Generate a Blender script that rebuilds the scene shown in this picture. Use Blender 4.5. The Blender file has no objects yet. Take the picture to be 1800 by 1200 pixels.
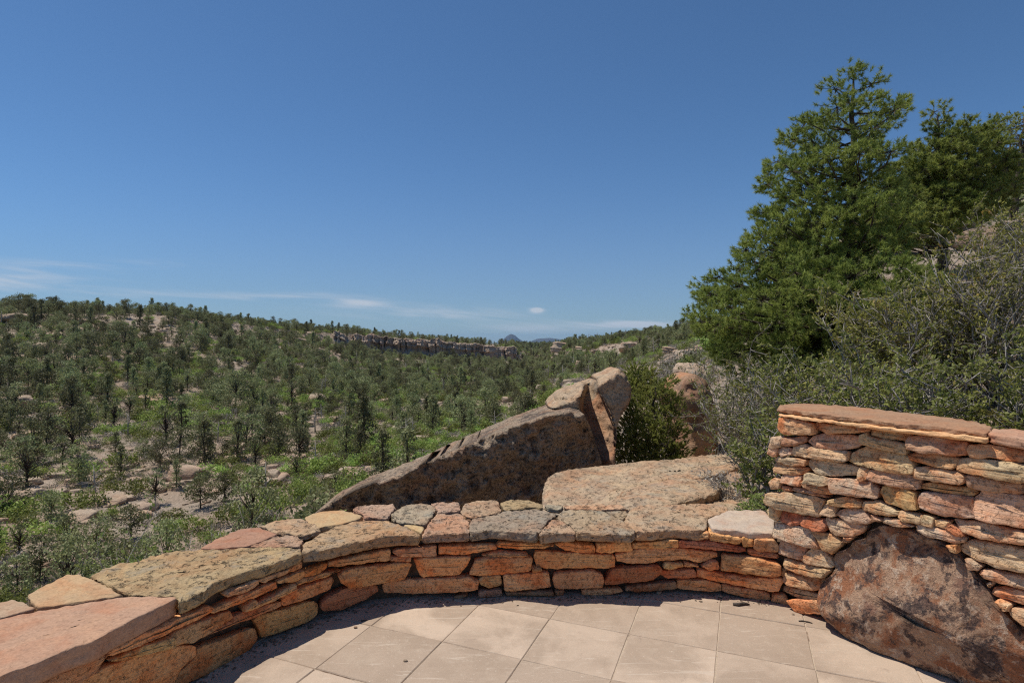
import bpy, math, random
import numpy as np
from mathutils import Vector, noise
from mathutils.geometry import delaunay_2d_cdt

rng = np.random.default_rng(7)
random.seed(7)
scene = bpy.context.scene
COL = scene.collection

# ------------------------------------------------------------------ camera model: metres, eye at 1.6 m, looking along +Y
EYE, F, CX, HY = 1.6, 1000.0, 900.0, 600.0


def at_y(px, py, Y):
    return Vector(((px - CX) / F * Y, Y, EYE - (py - HY) / F * Y))


def at_z(px, py, z):
    Y = (EYE - z) * F / (py - HY)
    return Vector(((px - CX) / F * Y, Y, z))


def cropped(ox, oy, s, pts):
    return [(ox + x / s, oy + y / s) for x, y in pts]


# ------------------------------------------------------------------ object helpers
def link(name, me, mat=None, parent=None):
    o = bpy.data.objects.new(name, me)
    COL.objects.link(o)
    if mat is not None and me is not None and len(me.materials) == 0:
        me.materials.append(mat)
    if parent is not None:
        o.parent = parent
    return o


def tag(o, label=None, cat=None, group=None, kind=None):
    if label: o['label'] = label
    if cat: o['category'] = cat
    if group: o['group'] = group
    if kind: o['kind'] = kind
    return o


def empty(name, loc=(0, 0, 0), rz=0.0):
    o = bpy.data.objects.new(name, None)
    o.empty_display_size = 0.2
    COL.objects.link(o)
    o.location = loc
    o.rotation_euler = (0, 0, rz)
    return o


def np_mesh(name, verts, faces_idx, counts=None, smooth=False):
    """verts (n,3); faces_idx either (m,k) array or flat with counts"""
    verts = np.asarray(verts, dtype=np.float32)
    me = bpy.data.meshes.new(name)
    me.vertices.add(len(verts))
    me.vertices.foreach_set('co', verts.ravel())
    if counts is None:
        fi = np.asarray(faces_idx, dtype=np.int32)
        m, k = fi.shape
        flat = fi.ravel()
        starts = np.arange(m, dtype=np.int32) * k
    else:
        flat = np.asarray(faces_idx, dtype=np.int32)
        counts = np.asarray(counts, dtype=np.int32)
        m = len(counts)
        starts = np.concatenate(([0], np.cumsum(counts)[:-1])).astype(np.int32)
    me.loops.add(len(flat))
    me.loops.foreach_set('vertex_index', flat)
    me.polygons.add(m)
    me.polygons.foreach_set('loop_start', starts)
    if smooth:
        me.polygons.foreach_set('use_smooth', np.ones(m, dtype=bool))
    me.update(calc_edges=True)
    me.validate()
    return me


def py_mesh(name, verts, faces, smooth=True):
    me = bpy.data.meshes.new(name)
    me.from_pydata([tuple(v) for v in verts], [], faces)
    me.update()
    if smooth:
        me.polygons.foreach_set('use_smooth', np.ones(len(me.polygons), dtype=bool))
    return me


def tri_soup(name, T, mat_idx=None):
    """T (n,3,3) triangles or (n,4,3) quads"""
    n, k, _ = T.shape
    return np_mesh(name, T.reshape(-1, 3), np.arange(n * k).reshape(n, k))


def tubes(chains, sides=5):
    """chains: list of list[(Vector, radius)] -> verts, faces"""
    V, Fc = [], []
    for ch in chains:
        if len(ch) < 2:
            continue
        base = len(V)
        m = len(ch)
        for i, (p, r) in enumerate(ch):
            a = ch[max(0, i - 1)][0]
            b = ch[min(m - 1, i + 1)][0]
            d = (Vector(b) - Vector(a))
            if d.length < 1e-9:
                d = Vector((0, 0, 1))
            d.normalize()
            ref = Vector((1, 0, 0)) if abs(d.x) < 0.8 else Vector((0, 1, 0))
            s = d.cross(ref).normalized()
            t = d.cross(s)
            for k in range(sides):
                an = 2 * math.pi * k / sides
                V.append(Vector(p) + s * (math.cos(an) * r) + t * (math.sin(an) * r))
        for i in range(m - 1):
            for k in range(sides):
                k2 = (k + 1) % sides
                Fc.append((base + i * sides + k, base + i * sides + k2, base + (i + 1) * sides + k2, base + (i + 1) * sides + k))
        Fc.append(tuple(base + (m - 1) * sides + k for k in range(sides)))
        Fc.append(tuple(base + k for k in reversed(range(sides))))
    return V, Fc


def fbm(p, s, oct=4):
    return noise.fractal(Vector(p) * s, 1.0, 2.0, oct)


# ------------------------------------------------------------------ node helpers
class NT:
    def __init__(self, name):
        self.m = bpy.data.materials.new(name)
        self.m.use_nodes = True
        self.t = self.m.node_tree
        self.t.nodes.clear()
        self.out = self.t.nodes.new('ShaderNodeOutputMaterial')

    def n(self, typ, **kw):
        nd = self.t.nodes.new(typ)
        for k, v in kw.items():
            if k.startswith('i_'):
                key = k[2:]
                key = int(key) if key.isdigit() else key.replace('_', ' ')
                self.set(nd.inputs[key], v)
            else:
                setattr(nd, k, v)
        return nd

    def set(self, sock, v):
        if isinstance(v, bpy.types.NodeSocket):
            self.t.links.new(v, sock)
        elif isinstance(v, tuple) and len(v) == 3 and sock.type == 'RGBA':
            sock.default_value = (*v, 1)
        else:
            sock.default_value = v

    def math(self, op, a, b=0.0, c=None, clamp=False):
        nd = self.n('ShaderNodeMath', operation=op, use_clamp=clamp)
        self.set(nd.inputs[0], a)
        self.set(nd.inputs[1], b)
        if c is not None: self.set(nd.inputs[2], c)
        return nd.outputs[0]

    def mix(self, f, a, b, typ='MIX'):
        nd = self.n('ShaderNodeMix', data_type='RGBA', blend_type=typ)
        self.set(nd.inputs[0], f)
        self.set(nd.inputs[6], a)
        self.set(nd.inputs[7], b)
        return nd.outputs[2]

    def noise(self, vec, scale, detail=6.0, rough=0.6, dist=0.0):
        nd = self.n('ShaderNodeTexNoise')
        self.set(nd.inputs['Vector'], vec)
        nd.inputs['Scale'].default_value = scale
        nd.inputs['Detail'].default_value = detail
        nd.inputs['Roughness'].default_value = rough
        nd.inputs['Distortion'].default_value = dist
        return nd.outputs[0]

    def ramp(self, f, lo, hi, a=0.0, b=1.0, smooth=True):
        nd = self.n('ShaderNodeMapRange')
        if smooth: nd.interpolation_type = 'SMOOTHSTEP'
        self.set(nd.inputs[0], f)
        nd.inputs[1].default_value = lo
        nd.inputs[2].default_value = hi
        nd.inputs[3].default_value = a
        nd.inputs[4].default_value = b
        return nd.outputs[0]

    def scale(self, vec, s):
        nd = self.n('ShaderNodeVectorMath', operation='MULTIPLY')
        self.set(nd.inputs[0], vec)
        nd.inputs[1].default_value = s
        return nd.outputs[0]

    def vadd(self, a, b):
        nd = self.n('ShaderNodeVectorMath', operation='ADD')
        self.set(nd.inputs[0], a)
        self.set(nd.inputs[1], b)
        return nd.outputs[0]

    def obj_vec(self, spread=37.0):
        tc = self.n('ShaderNodeTexCoord')
        oi = self.n('ShaderNodeObjectInfo')
        mul = self.math('MULTIPLY', oi.outputs['Random'], spread)
        return self.vadd(tc.outputs['Object'], mul), oi

    def bump(self, h, strength=0.5, dist=0.01, normal=None):
        nd = self.n('ShaderNodeBump')
        nd.inputs['Strength'].default_value = strength
        nd.inputs['Distance'].default_value = dist
        self.set(nd.inputs['Height'], h)
        if normal is not None: self.set(nd.inputs['Normal'], normal)
        return nd.outputs[0]

    def finish(self, color, rough=0.9, normal=None, spec=0.2, transl=None):
        b = self.n('ShaderNodeBsdfPrincipled')
        self.set(b.inputs['Base Color'], color)
        self.set(b.inputs['Roughness'], rough)
        b.inputs['Specular IOR Level'].default_value = spec
        if normal is not None: self.set(b.inputs['Normal'], normal)
        sh = b.outputs[0]
        if transl:
            tr = self.n('ShaderNodeBsdfTranslucent')
            self.set(tr.inputs[0], color)
            mx = self.n('ShaderNodeMixShader')
            mx.inputs[0].default_value = transl
            self.t.links.new(sh, mx.inputs[1])
            self.t.links.new(tr.outputs[0], mx.inputs[2])
            sh = mx.outputs[0]
        self.t.links.new(sh, self.out.inputs[0])
        return self.m


# ------------------------------------------------------------------ materials
def rock_material(name, tint=None, dark=(0.55, 0.45, 0.42), stain=(0.30, 0.13, 0.06), stain_amt=0.35, lichen=0.0,
                  pit=0.0, strata=8.0, size=1.0, bump=0.6, bumpd=0.012, blackness=0.0, bands=0.0):
    """sandstone: tint None takes the object's own colour; size scales the pattern (1 = hand-sized stones)"""
    t = NT(name)
    vec, oi = t.obj_vec()
    base = oi.outputs['Color'] if tint is None else tint
    vs = t.scale(vec, (1 / size, 1 / size, 1 / size))
    big = t.noise(vs, 5.0, 6, 0.62, 0.6)
    mid = t.noise(vs, 17.0, 8, 0.68, 0.3)
    fine = t.noise(vs, 90.0, 5, 0.7)
    layer = t.noise(t.scale(vec, (2.5 / size, 2.5 / size, strata * 4 / size)), 1.6, 6, 0.6, 0.5)
    c = t.mix(t.ramp(big, 0.42, 0.68, 0, stain_amt), base, t.mix(1.0, base, (*[min(1.6, x * 3.2) for x in stain],), 'MULTIPLY'))
    c = t.mix(t.ramp(mid, 0.45, 0.7, 0, 0.45), c, t.mix(1.0, c, dark, 'MULTIPLY'))
    c = t.mix(t.ramp(layer, 0.35, 0.62, 0.45, 0.0), c, t.mix(1.0, c, (1.25, 1.18, 1.05), 'MULTIPLY'))
    if bands > 0:
        bd = t.noise(t.scale(t.vadd(vec, (4.4, 1.2, 8.8)), (3.0, 3.0, 38.0)), 1.0, 5, 0.6, 0.8)
        c = t.mix(t.ramp(bd, 0.5, 0.62, 0, bands), c, t.mix(1.0, c, (1.08, 0.90, 0.74), 'MULTIPLY'))
        c = t.mix(t.ramp(bd, 0.44, 0.34, 0, bands * 0.7), c, t.mix(1.0, c, (1.12, 1.16, 1.2), 'MULTIPLY'))
    c = t.mix(1.0, c, t.mix(t.ramp(fine, 0.3, 0.7), (0.86, 0.85, 0.84), (1.14, 1.13, 1.12)), 'MULTIPLY')
    if lichen > 0:
        l1 = t.noise(t.vadd(vs, (3.1, 7.7, 1.3)), 9.0, 9, 0.72, 0.2)
        l2 = t.noise(t.vadd(vs, (13.1, 2.7, 5.3)), 22.0, 8, 0.7, 0.2)
        c = t.mix(t.ramp(l1, 0.52, 0.62, 0, lichen), c, (0.30, 0.29, 0.245))
        c = t.mix(t.ramp(l2, 0.57, 0.66, 0, lichen * 0.9), c, (0.105, 0.095, 0.09))
        l3 = t.noise(t.vadd(vs, (1.1, 22.7, 9.3)), 6.0, 7, 0.66, 0.2)
        c = t.mix(t.ramp(l3, 0.63, 0.70, 0, lichen * 0.7), c, (0.27, 0.29, 0.20))
    if blackness > 0:
        b1 = t.noise(t.vadd(vs, (31.1, 2.2, 15.3)), 2.6, 10, 0.74, 0.4)
        c = t.mix(t.ramp(b1, 0.47, 0.62, 0, blackness), c, (0.075, 0.058, 0.055))
        b2 = t.noise(t.vadd(vs, (3.1, 42.2, 25.3)), 14.0, 8, 0.75, 0.2)
        c = t.mix(t.ramp(b2, 0.54, 0.64, 0, blackness * 0.8), c, (0.06, 0.045, 0.042))
    if pit > 0:
        p1 = t.noise(t.vadd(vs, (8.1, 4.2, 2.3)), 48.0, 4, 0.6)
        c = t.mix(t.ramp(p1, 0.58, 0.68, 0, pit), c, (0.10, 0.07, 0.055))
        hp = t.ramp(p1, 0.55, 0.68, 0.0, -0.6)
    h = t.math('ADD', t.math('MULTIPLY', mid, 0.9), t.math('MULTIPLY', fine, 0.35))
    h = t.math('ADD', h, t.math('MULTIPLY', layer, 0.8))
    if pit > 0: h = t.math('ADD', h, hp)
    nrm = t.bump(h, bump, bumpd * size)
    return t.finish(c, 0.92, nrm, 0.15)


M = {}
M['wall_stone'] = rock_material('sandstone_block', None, stain_amt=0.7, dark=(0.66, 0.54, 0.45), pit=0.12, lichen=0.0, bump=0.9, bumpd=0.018, strata=14, bands=0.55)
M['coping'] = rock_material('weathered_coping', None, stain_amt=0.35, dark=(0.58, 0.48, 0.42), lichen=0.42, pit=0.15, size=1.8, bump=1.0, bumpd=0.02)
M['coping_clean'] = rock_material('clean_coping', None, stain_amt=0.3, lichen=0.0, pit=0.12, dark=(0.82, 0.76, 0.74), bump=0.45, bumpd=0.01)
M['boulder'] = rock_material('mottled_boulder', (0.62, 0.455, 0.33), stain_amt=0.5, stain=(0.28, 0.14, 0.09), lichen=0.25, pit=0.3, size=1.1, blackness=1.0, bump=1.0, bumpd=0.022)
M['dark_rock'] = rock_material('varnished_sandstone', (0.44, 0.345, 0.255), stain_amt=0.3, lichen=0.2, pit=0.4, size=2.0, blackness=0.75, bump=1.0, bumpd=0.04)
M['ledge_rock'] = rock_material('pale_ledge_sandstone', (0.48, 0.365, 0.25), stain_amt=0.35, lichen=0.4, pit=0.2, size=2.2, blackness=0.3, bump=0.8, bumpd=0.02)
M['orange_rock'] = rock_material('orange_sandstone', (0.47, 0.30, 0.19), stain_amt=0.4, lichen=0.2, size=2.5, pit=0.3, blackness=0.45, bump=0.6, bumpd=0.02)
M['far_rock'] = rock_material('canyon_sandstone', (0.46, 0.37, 0.285), stain_amt=0.25, lichen=0.2, size=14.0, blackness=0.15, bump=0.8, bumpd=0.04)
M['cliff'] = rock_material('cliff_sandstone', (0.50, 0.405, 0.32), stain_amt=0.3, lichen=0.2, size=30.0, blackness=0.4, strata=10, bump=0.9, bumpd=0.05)


def boulder_material():
    t = NT('mottled_boulder')
    vec, oi = t.obj_vec(0)
    n1 = t.noise(t.vadd(vec, (2.3, 9.1, 4.4)), 5.0, 8, 0.68, 0.4)
    n2 = t.noise(t.vadd(vec, (12.3, 1.1, 7.4)), 6.5, 12, 0.76, 0.3)
    n3 = t.noise(t.vadd(vec, (5.3, 6.1, 0.4)), 15.0, 10, 0.75, 0.3)
    n4 = t.noise(t.vadd(vec, (8.3, 3.1, 2.4)), 55.0, 8, 0.75)
    fine = t.noise(vec, 120.0, 5, 0.7)
    c = t.mix(t.ramp(n1, 0.46, 0.58), (0.58, 0.375, 0.25), (0.44, 0.195, 0.105))
    c = t.mix(t.ramp(n1, 0.46, 0.34), c, (0.36, 0.20, 0.14))
    c = t.mix(t.ramp(n3, 0.53, 0.60, 0, 0.85), c, (0.74, 0.56, 0.42))
    c = t.mix(t.ramp(n2, 0.505, 0.565, 0, 0.92), c, t.mix(t.ramp(n4, 0.42, 0.6), (0.055, 0.045, 0.05), (0.22, 0.14, 0.11)))
    c = t.mix(t.ramp(n4, 0.59, 0.67, 0, 0.75), c, (0.10, 0.065, 0.055))
    c = t.mix(1.0, c, t.mix(t.ramp(fine, 0.3, 0.7), (0.8, 0.79, 0.78), (1.18, 1.17, 1.16)), 'MULTIPLY')
    h = t.math('ADD', t.math('MULTIPLY', n3, 1.5), t.math('MULTIPLY', n4, 0.7))
    h = t.math('ADD', h, t.math('MULTIPLY', fine, 0.2))
    return t.finish(c, 0.92, t.bump(h, 1.0, 0.03), 0.15)


def mortar_material():
    t = NT('mortar')
    vec, oi = t.obj_vec(0)
    n = t.noise(vec, 25, 6, 0.7)
    c = t.mix(t.ramp(n, 0.3, 0.7), (0.075, 0.048, 0.033), (0.17, 0.112, 0.075))
    return t.finish(c, 0.95, t.bump(n, 0.8, 0.02), 0.1)


def joint_material():
    t = NT('patio_joint')
    vec, oi = t.obj_vec(0)
    n = t.noise(vec, 3.0, 5, 0.65)
    f = t.noise(vec, 60, 4, 0.7)
    c = t.mix(t.ramp(n, 0.33, 0.46), (0.16, 0.10, 0.07), (0.52, 0.42, 0.315))
    c = t.mix(t.ramp(f, 0.3, 0.7, 0, 0.4), c, (0.2, 0.15, 0.11))
    return t.finish(c, 0.95, t.bump(f, 0.6, 0.004), 0.1)


def tile_material():
    t = NT('patio_tile')
    vec, oi = t.obj_vec(0)
    at = t.n('ShaderNodeAttribute', attribute_name='tile')
    r = at.outputs['Fac']
    v2 = t.vadd(vec, t.math('MULTIPLY', r, 19.0))
    big = t.noise(v2, 2.6, 6, 0.62, 0.4)
    mid = t.noise(v2, 13, 8, 0.68)
    fine = t.noise(vec, 220, 4, 0.7)
    c = t.mix(r, (0.40, 0.304, 0.228), (0.57, 0.44, 0.332))
    c = t.mix(t.ramp(big, 0.38, 0.62, 0, 0.85), c, (0.37, 0.278, 0.205))
    c = t.mix(t.ramp(mid, 0.52, 0.66, 0, 0.5), c, (0.47, 0.37, 0.28))
    scr = t.noise(t.scale(v2, (1, 9, 1)), 3.0, 6, 0.7, 1.2)
    c = t.mix(t.ramp(scr, 0.57, 0.66, 0, 0.5), c, (0.60, 0.50, 0.40))
    sp = t.noise(t.vadd(v2, (2, 8, 1)), 55.0, 6, 0.72)
    c = t.mix(t.ramp(sp, 0.60, 0.68, 0, 0.6), c, (0.62, 0.52, 0.42))
    dirt = t.noise(t.vadd(vec, (5, 3, 1)), 7.0, 8, 0.75, 0.3)
    c = t.mix(t.ramp(dirt, 0.57, 0.72, 0, 0.5), c, (0.30, 0.22, 0.17))
    c = t.mix(1.0, c, t.mix(t.ramp(fine, 0.3, 0.7), (0.88, 0.88, 0.87), (1.1, 1.1, 1.1)), 'MULTIPLY')
    h = t.math('ADD', t.math('MULTIPLY', mid, 1.0), t.math('MULTIPLY', fine, 0.25))
    return t.finish(c, 0.85, t.bump(h, 0.45, 0.006), 0.2)


def ground_material():
    t = NT('canyon_soil')
    tc = t.n('ShaderNodeTexCoord')
    vec = tc.outputs['Object']
    a = t.noise(vec, 0.035, 6, 0.6, 0.5)
    b = t.noise(vec, 0.22, 8, 0.7, 0.4)
    d = t.noise(vec, 1.1, 8, 0.75)
    e = t.noise(vec, 5.0, 6, 0.75)
    c = t.mix(t.ramp(a, 0.4, 0.62), (0.38, 0.285, 0.215), (0.31, 0.255, 0.20))
    c = t.mix(t.ramp(b, 0.46, 0.64, 0, 0.8), c, (0.43, 0.355, 0.29))
    c = t.mix(t.ramp(b, 0.44, 0.34, 0, 0.75), c, (0.15, 0.125, 0.09))
    c = t.mix(t.ramp(d, 0.52, 0.66, 0, 0.8), c, (0.135, 0.115, 0.085))
    c = t.mix(t.ramp(d, 0.44, 0.32, 0, 0.6), c, (0.45, 0.37, 0.31))
    c = t.mix(1.0, c, t.mix(t.ramp(e, 0.3, 0.7), (0.65, 0.65, 0.65), (1.3, 1.28, 1.25)), 'MULTIPLY')
    # far plain: the scattered scrub of it, far too small to be built
    sep = t.n('ShaderNodeSeparateXYZ')
    t.set(sep.inputs[0], vec)
    far = t.ramp(sep.outputs[1], 450, 700)
    c = t.mix(far, c, (0.10, 0.095, 0.065))
    h = t.math('ADD', t.math('MULTIPLY', d, 1.0), t.math('MULTIPLY', e, 0.3))
    return t.finish(c, 0.95, t.bump(h, 0.8, 0.35), 0.1)


def leaf_material(name, c1, c2, c3=None, scale=1.6, transl=0.25, c3amt=0.4, rand=0.5, rough=0.6):
    t = NT(name)
    vec, oi = t.obj_vec(11)
    n = t.noise(vec, scale, 5, 0.65)
    f = t.noise(vec, scale * 9, 3, 0.7)
    k = t.math('ADD', t.math('MULTIPLY', n, 0.6), t.math('MULTIPLY', f, 0.5))
    k = t.ramp(k, 0.35, 0.72)
    c = t.mix(k, c1, c2)
    if c3:
        n3 = t.noise(t.vadd(vec, (7, 3, 5)), scale * 1.7, 4, 0.7)
        c = t.mix(t.ramp(n3, 0.56, 0.68, 0, c3amt), c, c3)
    rv = t.math('ADD', t.math('MULTIPLY', oi.outputs['Random'], rand), 1 - rand * 0.5)
    hs = t.n('ShaderNodeHueSaturation')
    t.set(hs.inputs['Value'], rv)
    hs.inputs['Saturation'].default_value = 1.0
    t.set(hs.inputs['Hue'], t.math('ADD', t.math('MULTIPLY', oi.outputs['Random'], 0.055 if rand > 0.5 else 0.01), 0.473 if rand > 0.5 else 0.497))
    t.set(hs.inputs['Color'], c)
    return t.finish(hs.outputs[0], rough, None, 0.25, transl)


def bark_material(name, a, b, scale=14):
    t = NT(name)
    vec, oi = t.obj_vec(5)
    n = t.noise(t.scale(vec, (1, 1, 0.25)), scale, 6, 0.7, 0.4)
    c = t.mix(t.ramp(n, 0.35, 0.65), a, b)
    return t.finish(c, 0.95, t.bump(n, 0.9, 0.02), 0.1)


M['boulder'] = boulder_material()
M['mortar'] = mortar_material()
M['joint'] = joint_material()
M['tile'] = tile_material()
M['ground'] = ground_material()
M['pine_needles'] = leaf_material('pine_needles', (0.145, 0.20, 0.042), (0.38, 0.425, 0.105), (0.36, 0.28, 0.09), 1.3, 0.4, 0.25, 0.15, 0.5)
M['juniper_leaf'] = leaf_material('juniper_sprays', (0.20, 0.23, 0.058), (0.43, 0.45, 0.125), (0.36, 0.29, 0.12), 2.0, 0.5, 0.3, 0.15)
M['shrub_leaf'] = leaf_material('shrub_leaves', (0.135, 0.155, 0.038), (0.38, 0.355, 0.09), (0.52, 0.28, 0.08), 2.4, 0.4, 0.6, 0.25)
M['dark_shrub_leaf'] = leaf_material('dark_shrub_leaves', (0.115, 0.145, 0.038), (0.33, 0.335, 0.09), (0.45, 0.28, 0.08), 2.4, 0.4, 0.45, 0.25)
M['bright_leaf'] = leaf_material('bright_bush_leaves', (0.13, 0.20, 0.05), (0.32, 0.37, 0.10), (0.38, 0.31, 0.10), 2.5, 0.4, 0.4, 0.3)
M['far_conifer'] = leaf_material('canyon_evergreen', (0.108, 0.126, 0.056), (0.315, 0.32, 0.148), (0.34, 0.27, 0.16), 0.45, 0.28, 0.6, 1.0)
M['far_bush'] = leaf_material('canyon_bush', (0.15, 0.21, 0.05), (0.36, 0.42, 0.11), None, 0.6, 0.35, 0, 1.0)
M['grey_brush'] = leaf_material('grey_brush', (0.22, 0.195, 0.17), (0.36, 0.32, 0.27), (0.24, 0.24, 0.13), 0.8, 0.1, 0.5, 0.5)
M['bark'] = bark_material('dark_bark', (0.055, 0.042, 0.033), (0.125, 0.10, 0.08))
M['grey_bark'] = bark_material('grey_twigs', (0.22, 0.195, 0.175), (0.42, 0.385, 0.35), 20)
M['twig_bark'] = bark_material('shrub_stems', (0.22, 0.19, 0.165), (0.46, 0.42, 0.375), 20)
M['dead_wood'] = bark_material('bleached_wood', (0.30, 0.27, 0.235), (0.48, 0.44, 0.39), 10)
# ================================================================== TERRACE: patio, low wall, tall wall, boulder
# plan line of the low wall's face (pixels where it meets the paving, then carried on to the left by hand)
LOW = [Vector((-2.95, -0.1, 0)), Vector((-2.45, 0.85, 0)), Vector((-2.12, 1.45, 0)), Vector((-1.85, 1.97, 0)), Vector((-1.67, 2.31, 0))]
for px, py in [(340, 1200), (460, 1130), (580, 1080), (640, 1062), (760, 1052), (900, 1047), (1020, 1046), (1130, 1043), (1270, 1046), (1370, 1060)]:
    LOW.append(at_z(px, py, 0))
LOW.append(LOW[-1] + Vector((0.45, -0.15, 0)))


def smooth_line(L, n=3):
    for _ in range(n):
        out = [L[0]]
        for a, b in zip(L[:-1], L[1:]):
            out += [a.lerp(b, 0.25), a.lerp(b, 0.75)]
        out.append(L[-1])
        L = out
    return L


LOWS = smooth_line(LOW, 2)


def surf_low(px, py):
    u = (px - CX) / F
    for a, b in zip(LOWS[:-1], LOWS[1:]):
        fa, fb = a.x - u * a.y, b.x - u * b.y
        if b.y > 0.2 and fa <= 0 <= fb:
            k = -fa / (fb - fa)
            Y = a.y + (b.y - a.y) * k
            t = (b - a).normalized()
            return Vector((u * Y, Y, EYE - (py - HY) / F * Y)), Vector((t.y, -t.x, 0))
    raise ValueError((px, py))


TW0 = Vector((1.6457, 3.472, 0))
TWD = Vector((0.484, -0.875, 0)).normalized()
TWN = Vector((TWD.y, -TWD.x, 0))


def surf_tall(px, py):
    u = (px - CX) / F
    Y = TW0.dot(TWN) / (u * TWN.x + TWN.y)
    return Vector((u * Y, Y, EYE - (py - HY) / F * Y)), TWN


def densify(pts, step):
    out = []
    n = len(pts)
    for i in range(n):
        a, b = pts[i], pts[(i + 1) % n]
        m = max(1, int(round((b - a).length / step)))
        for k in range(m):
            out.append(a.lerp(b, k / m))
    return out


def chaikin(pts, amt=0.2):
    out = []
    n = len(pts)
    for i in range(n):
        a, b = pts[i], pts[(i + 1) % n]
        out += [a.lerp(b, amt), a.lerp(b, 1 - amt)]
    return out


def stone_mesh(name, P3, N, depth, protr=0.0, dome=0.012, facets=2, slope=0.2, step=0.018, rough=0.005, side_layers=1, seed=0, corner=0.2,
               interior=(0.8, 0.6, 0.4, 0.2), tilt=0.0, fclamp=0.04, edge=1.0, face_noise=0.0, fscale=14.0, grow=0.0):
    """one stone: the outline P3 on the wall's face (normal N), its body reaching `depth` behind it"""
    r = random.Random(seed)
    C = sum(P3, Vector()) / len(P3)
    N = N.normalized()
    ref = Vector((0, 0, 1)) if abs(N.z) < 0.7 else Vector((0, 1, 0))
    U = ref.cross(N).normalized()
    Vv = N.cross(U)
    q = [Vector(((p - C).dot(U), (p - C).dot(Vv), (p - C).dot(N))) for p in P3]
    area = sum(a.x * b.y - b.x * a.y for a, b in zip(q, q[1:] + q[:1]))
    if area < 0: q.reverse()
    if grow:
        c2 = Vector((sum(p.x for p in q) / len(q), sum(p.y for p in q) / len(q), 0))
        q = [p + Vector((p.x - c2.x, p.y - c2.y, 0)).normalized() * grow for p in q]
    q = densify(chaikin(q, corner), step)
    n = len(q)
    off = Vector((r.uniform(0, 50), r.uniform(0, 50), r.uniform(0, 50)))
    # principal axis, medial segment
    A = np.array([[p.x, p.y] for p in q])
    A0 = A.mean(0)
    w, ev = np.linalg.eigh(np.cov((A - A0).T))
    ax = Vector((ev[0, 1], ev[1, 1]))
    pr = (A - A0) @ ev[:, 1]
    pm = (A - A0) @ ev[:, 0]
    hl = max(0.0, (pr.max() - pr.min()) / 2 - (pm.max() - pm.min()) / 2)
    mid = Vector((A0[0], A0[1])) + ax * ((pr.max() + pr.min()) / 2)

    def medial(p):
        k = (Vector((p.x, p.y)) - mid).dot(ax)
        return mid + ax * max(-hl, min(hl, k))
    planes = []
    ext = max(0.03, (pm.max() - pm.min()))
    for _ in range(max(1, facets)):
        planes.append((r.uniform(-slope, slope), r.uniform(-slope, slope) * 1.2 - tilt, r.uniform(0, 0.010)))

    def face(u, v):
        return min(a * (u - mid.x) + b * (v - mid.y) + c for a, b, c in planes)

    def inw(i, d):
        a, b, c = q[i - 1], q[i], q[(i + 1) % n]
        t = Vector((c.x - a.x, c.y - a.y))
        if t.length < 1e-9: return Vector((0, 0))
        t.normalize()
        return Vector((-t.y, t.x)) * d
    rings = []
    prof = [(0.012, -depth)]
    for k in range(side_layers):
        prof.append((0.0, -depth + (depth - 0.012 * edge) * (k + 1) / (side_layers + 0.0001) if side_layers > 1 else -0.03))
    prof += [(0.001 * edge, -0.008 * edge), (0.005 * edge, -0.001 * edge), (0.012 * edge, 0.003 * edge)]
    for ri, (ins, ww) in enumerate(prof):
        ring = []
        for i, p in enumerate(q):
            d = inw(i, ins)
            x, y = p.x + d.x, p.y + d.y
            wz = p.z + ww
            if ww > -depth * 0.9:
                wz += protr + max(-0.75 * fclamp, min(0.75 * fclamp, face(x, y))) * (0.6 if ww < -0.005 else 1)
            nz = Vector((x, y, wz * (3 if side_layers > 1 else 1))) + off
            j = noise.noise(nz * 22) * rough + noise.noise(nz * 60) * rough * 0.5
            j2 = noise.noise((nz + Vector((9, 3, 1))) * 30) * rough
            dd = inw(i, 1.0)
            ring.append(Vector((x + dd.x * j, y + dd.y * j, wz + (j2 if ww > -0.02 else 0))))
        rings.append(ring)
    for k in interior:
        ring = []
        for i, p in enumerate(q):
            d = inw(i, 0.014 * edge)
            m = medial(p)
            x = m.x + (p.x + d.x - m.x) * k
            y = m.y + (p.y + d.y - m.y) * k
            wz = p.z * k + 0.003 * edge + protr + max(-fclamp, min(fclamp, face(x, y))) + dome * (1 - k * k)
            nz = Vector((x, y, 0)) + off
            wz += noise.noise(nz * fscale) * face_noise + noise.noise(nz * 30) * rough * 0.8
            wz += noise.noise(nz * 75) * rough * 0.4
            ring.append(Vector((x, y, wz)))
        rings.append(ring)
    V, Fc = [], []
    for ring in rings:
        V += [C + U * p.x + Vv * p.y + N * p.z for p in ring]
    R = len(rings)
    for a in range(R - 1):
        for i in range(n):
            i2 = (i + 1) % n
            Fc.append((a * n + i, a * n + i2, (a + 1) * n + i2, (a + 1) * n + i))
    Fc.append(tuple(range(n - 1, -1, -1)))
    # cap: strip across the innermost ring (it has collapsed to a sliver round the medial line)
    Fc.append(tuple((R - 1) * n + i for i in range(n)))
    me = py_mesh(name, V, Fc, True)
    me.polygons[len(me.polygons) - 2].use_smooth = False
    return me


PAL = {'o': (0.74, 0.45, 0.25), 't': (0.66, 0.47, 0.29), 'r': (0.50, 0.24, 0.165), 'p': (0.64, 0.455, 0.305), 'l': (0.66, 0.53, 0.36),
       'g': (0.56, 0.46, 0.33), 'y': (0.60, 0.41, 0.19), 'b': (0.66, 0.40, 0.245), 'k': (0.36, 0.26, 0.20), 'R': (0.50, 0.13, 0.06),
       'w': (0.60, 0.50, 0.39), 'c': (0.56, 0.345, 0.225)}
WORD = {'R': 'bright brick-red stone', 'r': 'dark red stone', 'y': 'yellow-ochre stone', 'l': 'pale buff stone', 'g': 'grey lichened stone'}


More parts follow.
